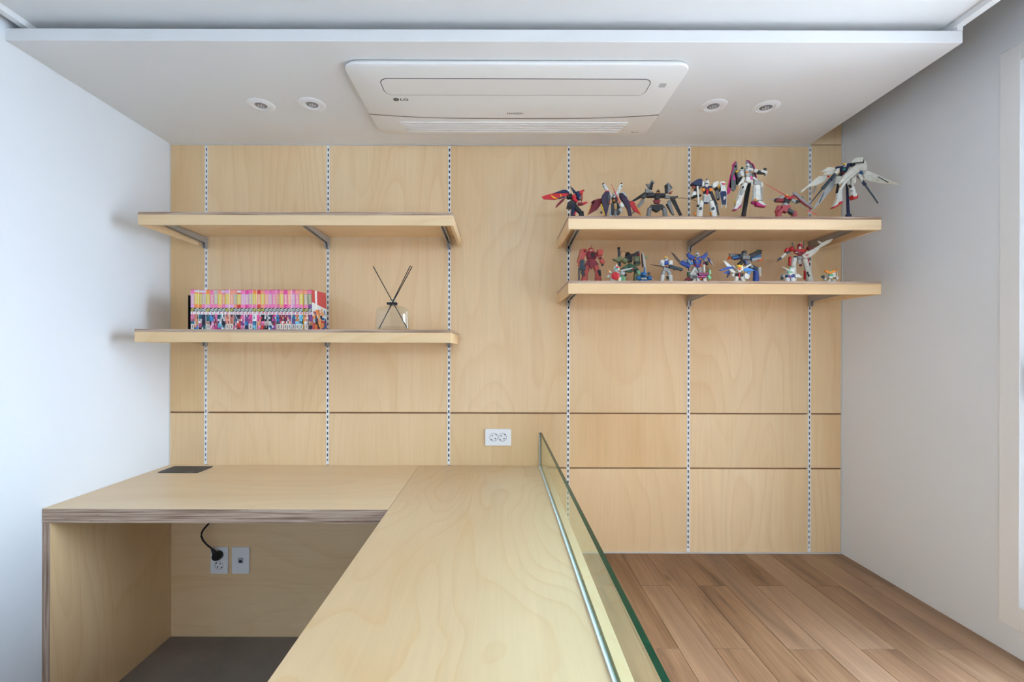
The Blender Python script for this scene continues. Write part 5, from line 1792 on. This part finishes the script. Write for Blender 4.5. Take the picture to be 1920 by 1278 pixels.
# --- squat white robot with blue feather wings (in front)
f = Fig('squat white robot with spread blue wings, front of lower shelf', 1.835, 'lr', 1400, CB)
fy = f.floor_y(1400)
f.limb('torso', (1400, 500), (1400, fy - 70), 13, 10, 'charcoal', dep=9)
f.limb('chest_stripe', (1400, 490), (1405, 590), 3.2, 3, 'red', dep=2.6, dz=5.5)
f.head((1405, 425), 12, 12, 'white', 'white', 'orange', 'fan', 'yellow', dz=4)
f.limb('helmet_badge', (1405, 395), (1408, 450), 3.4, 3, 'red', dep=3, dz=11)
for pts, c_, z in (([(1112, 275), (1140, 275), (1260, 365), (1290, 410), (1240, 410), (1170, 370)], 'white', 0), ([(1030, 445), (1200, 380), (1300, 390), (1290, 430), (1190, 435), (1060, 460)], 'blue', 2),
                   ([(1105, 500), (1180, 460), (1260, 440), (1240, 490), (1150, 508)], 'blue', 1), ([(1175, 570), (1200, 490), (1250, 470), (1225, 530), (1190, 578)], 'navy', 0),
                   ([(1250, 350), (1300, 360), (1380, 440), (1370, 465), (1320, 430)], 'ivory', 1), ([(1600, 325), (1612, 340), (1560, 395), (1480, 445), (1465, 400), (1530, 370)], 'white', 0),
                   ([(1470, 440), (1540, 395), (1620, 420), (1690, 455), (1600, 465), (1500, 470)], 'sky_blue', 2), ([(1550, 470), (1620, 480), (1580, 525), (1545, 515)], 'sky_blue', 1)):
    f.plate('wing_feather', pts, 2.4, c_, dz=z)
f.plate('shoulder', [(1205, 430), (1260, 420), (1330, 480), (1310, 510), (1240, 480)], 6, 'ivory', dz=4)
f.plate('arm_shield', [(1490, 500), (1560, 510), (1585, 560), (1560, 610), (1500, 600), (1480, 550)], 5, 'white', dz=7)
f.limb('arm', (1290, 510), (1285, 560), 5, 5, 'white', dz=4)
for x in (1330, 1480):
    f.limb('leg', (1400 + (x - 1400) * 0.6, 560), (x, fy - 12), 7, 8, 'ivory', dz=3)
    f.limb('foot', (x - 40, fy - 14), (x + 40, fy - 14), 3, 3, 'dark_grey', dep=11, dz=4)

# --- red and white robot with a long white arm blade
f = Fig('red and white robot raising a long white arm blade to the right', 1.93, 'lr', 720, CC)
fy = f.floor_y(760)
f.limb('torso', (715, 330), (715, 430), 25, 14, 'red', dep=11)
f.limb('chest_core', (715, 380), (715, 470), 8, 7, 'dark_red', dep=4, dz=6)
f.limb('chest_bar', (610, 398), (680, 398), 2.0, 2.0, 'pale_grey', dep=2, dz=6.4)
f.head((718, 262), 7.5, 9.5, 'red', 'white', 'dark_grey', 'fin', 'pale_grey', dz=3)
for x, y in ((548, 165), (805, 150)):
    f.limb('thruster_fin', (x, y), (x + (20 if x < 700 else -10), 300), 1.2, 2.4, 'grey', dep=2, dz=-5)
f.limb('shoulder_armor', (490, 300), (555, 345), 8, 8, 'red', dep=9, dz=2)
f.limb('upper_arm', (450, 310), (390, 390), 6.5, 5.5, 'red', dz=2)
f.limb('elbow', (480, 375), (380, 440), 4, 4.5, 'slate', dep=5, dz=3)
f.limb('forearm', (400, 420), (290, 520), 5, 5.5, 'ivory', dz=5)
hn = f.limb('hand', (300, 525), (225, 565), 4.6, 3.2, 'slate', dz=6)
f.limb('finger', (240, 560), (200, 605), 1.8, 1.0, 'charcoal', dz=6, parent=hn)
f.limb('shoulder_armor', (880, 310), (990, 295), 6, 4, 'dark_red', dep=8, dz=1)
bl = f.plate('arm_blade', [(770, 450), (840, 395), (990, 330), (1120, 250), (1205, 185), (1300, 130), (1440, 85), (1450, 105), (1390, 175), (1290, 230), (1180, 285), (1120, 340), (1060, 410), (940, 500), (845, 532), (800, 500)], 4.5, 'ivory', dz=10)
f.plate('blade_fin', [(1110, 140), (1140, 140), (1210, 185), (1190, 205), (1150, 195)], 3, 'ivory', dz=10, parent=bl)
f.plate('triangle_mark', [(832, 445), (918, 432), (878, 490)], 0.8, 'red', dz=12.6, parent=bl)
f.plate('triangle_inset', [(862, 450), (896, 446), (880, 470)], 0.6, 'ivory', dz=13.2, parent=bl)
f.limb('waist', (715, 490), (715, 550), 11, 9, 'pale_grey', dep=9, dz=2)
f.limb('front_skirt', (705, 560), (705, 650), 5.5, 5, 'pale_grey', dep=4, dz=6)
f.limb('hip', (620, 480), (620, 540), 6, 6, 'slate', dep=7, dz=1)
f.limb('tail_piece', (735, 660), (740, 705), 4.4, 3.6, 'dark_red', dep=4, dz=-2)
for a, b, c_ in (((585, 520), (560, 720), (560, 0)), ((810, 540), (870, 720), (960, 0))):
    f.limb('thigh', a, b, 9.5, 8.5, 'ivory', dz=2)
    f.limb('knee', (b[0] - 20, b[1] + 15), (b[0] + 25, b[1] + 30), 4, 4, 'slate', dep=6, dz=4)
    f.limb('shin', b, (c_[0], fy - 25), 9, 13.5, 'ivory', dz=3)
    f.limb('foot', (c_[0] - 60, fy - 20), (c_[0] + 70, fy - 18), 4, 4, 'pale_grey', dep=14, dz=5)
f.limb('side_binder', (490, 490), (488, 690), 4.0, 2.8, 'red', dep=5, dz=1)
f.limb('side_binder', (890, 530), (905, 690), 3.6, 2.4, 'red', dep=5, dz=1)
f.limb('shin_stripe', (825, 800), (825, 1010), 2.4, 2.6, 'red', dep=4, dz=3)
f.limb('shin_vent', (880, 830), (930, 940), 2.6, 2.8, 'charcoal', dep=2, dz=9)

# --- squat white and blue robot with an open white crest (in front)
f = Fig('squat white robot with blue chest and wide white horns', 1.84, 'lr', 490, CC)
fy = f.floor_y(490)
f.limb('torso', (490, 900), (490, fy - 60), 15, 12, 'blue', dep=9)
f.limb('chest_core', (492, 940), (492, 975), 3, 2.6, 'red', dep=2.4, dz=5.4)
hd = f.head((495, 845), 14, 12, 'white', 'white', 'eye_green', None, dz=4)
f.limb('crest_block', (505, 770), (505, 815), 4, 4, 'red', dep=4, dz=8)
f.limb('top_sensor', (500, 725), (500, 765), 3.4, 3.6, 'mint', dep=4, dz=7)
for x, y in ((320, 722), (648, 710)):
    f.limb('horn', (505 + (x - 505) * 0.15, 800), (x, y), 2.4, 1.0, 'white', dep=1.6, dz=9)
f.limb('shoulder', (310, 925), (350, 930), 6.5, 6.5, 'pale_grey', dep=7, dz=2)
f.limb('arm', (330, 930), (310, 1010), 4, 4.5, 'slate', dz=3)
f.plate('shoulder', [(580, 890), (660, 880), (700, 920), (640, 975), (585, 960)], 8, 'white', dz=2)
f.limb('forearm', (650, 930), (755, 955), 6, 3.6, 'white', dz=4)
for x in (430, 550):
    f.limb('leg', (x, 960), (x, fy - 16), 8, 9, 'white', dz=3)
    f.limb('foot', (x - 60, fy - 18), (x + 55, fy - 18), 3.2, 3.2, 'pale_grey', dep=11, dz=4)

# --- squat white robot with an orange crown (right end)
f = Fig('squat white robot with a wide orange crown, right end of lower shelf', 1.84, 'lr', 1410, CC)
fy = f.floor_y(1410)
hd = f.head((1415, 915), 13.5, 12.5, 'white', 'white', 'eye_green', None, dz=3)
f.plate('crown', [(1255, 795), (1330, 815), (1370, 800), (1400, 825), (1445, 795), (1470, 815), (1550, 765), (1558, 785), (1480, 850), (1420, 880), (1380, 875), (1300, 850)], 4, 'orange', dz=9, parent=hd)
f.ball('crown_gem', (1402, 820), 1.6, 1.6, 'mint', dz=11, parent=hd)
f.limb('torso', (1415, 970), (1415, fy - 60), 12, 11, 'charcoal', dep=8)
f.limb('chest_vent', (1330, 1000), (1365, 1000), 1.8, 1.8, 'yellow', dep=3, dz=4.6)
f.limb('chest_vent', (1440, 995), (1490, 995), 1.8, 1.8, 'yellow', dep=3, dz=4.6)
f.limb('arm', (1265, 995), (1310, 1000), 5.5, 5.5, 'white', dz=2)
f.rod('hammer_grip', [(1262, 990), (1240, 945)], 0.8, 'dark_grey', dz=3)
f.ball('hammer_head', (1238, 942), 3.2, 2.8, 'slate', dz=3)
f.limb('arm', (1515, 985), (1580, 960), 5.5, 5.0, 'ivory', dz=3)
f.rod('sword', [(1562, 960), (1556, 815)], [1.0, 0.4], 'ivory', dz=5)
f.limb('sword_guard', (1525, 950), (1605, 950), 1.8, 1.8, 'ivory', dep=2, dz=5)
for x in (1365, 1465):
    f.limb('leg', (x, fy - 110), (x, fy - 16), 7, 8.5, 'white', dz=2)
    f.limb('foot', (x - 48, fy - 18), (x + 48, fy - 18), 3.2, 3.2, 'pale_grey', dep=11, dz=4)
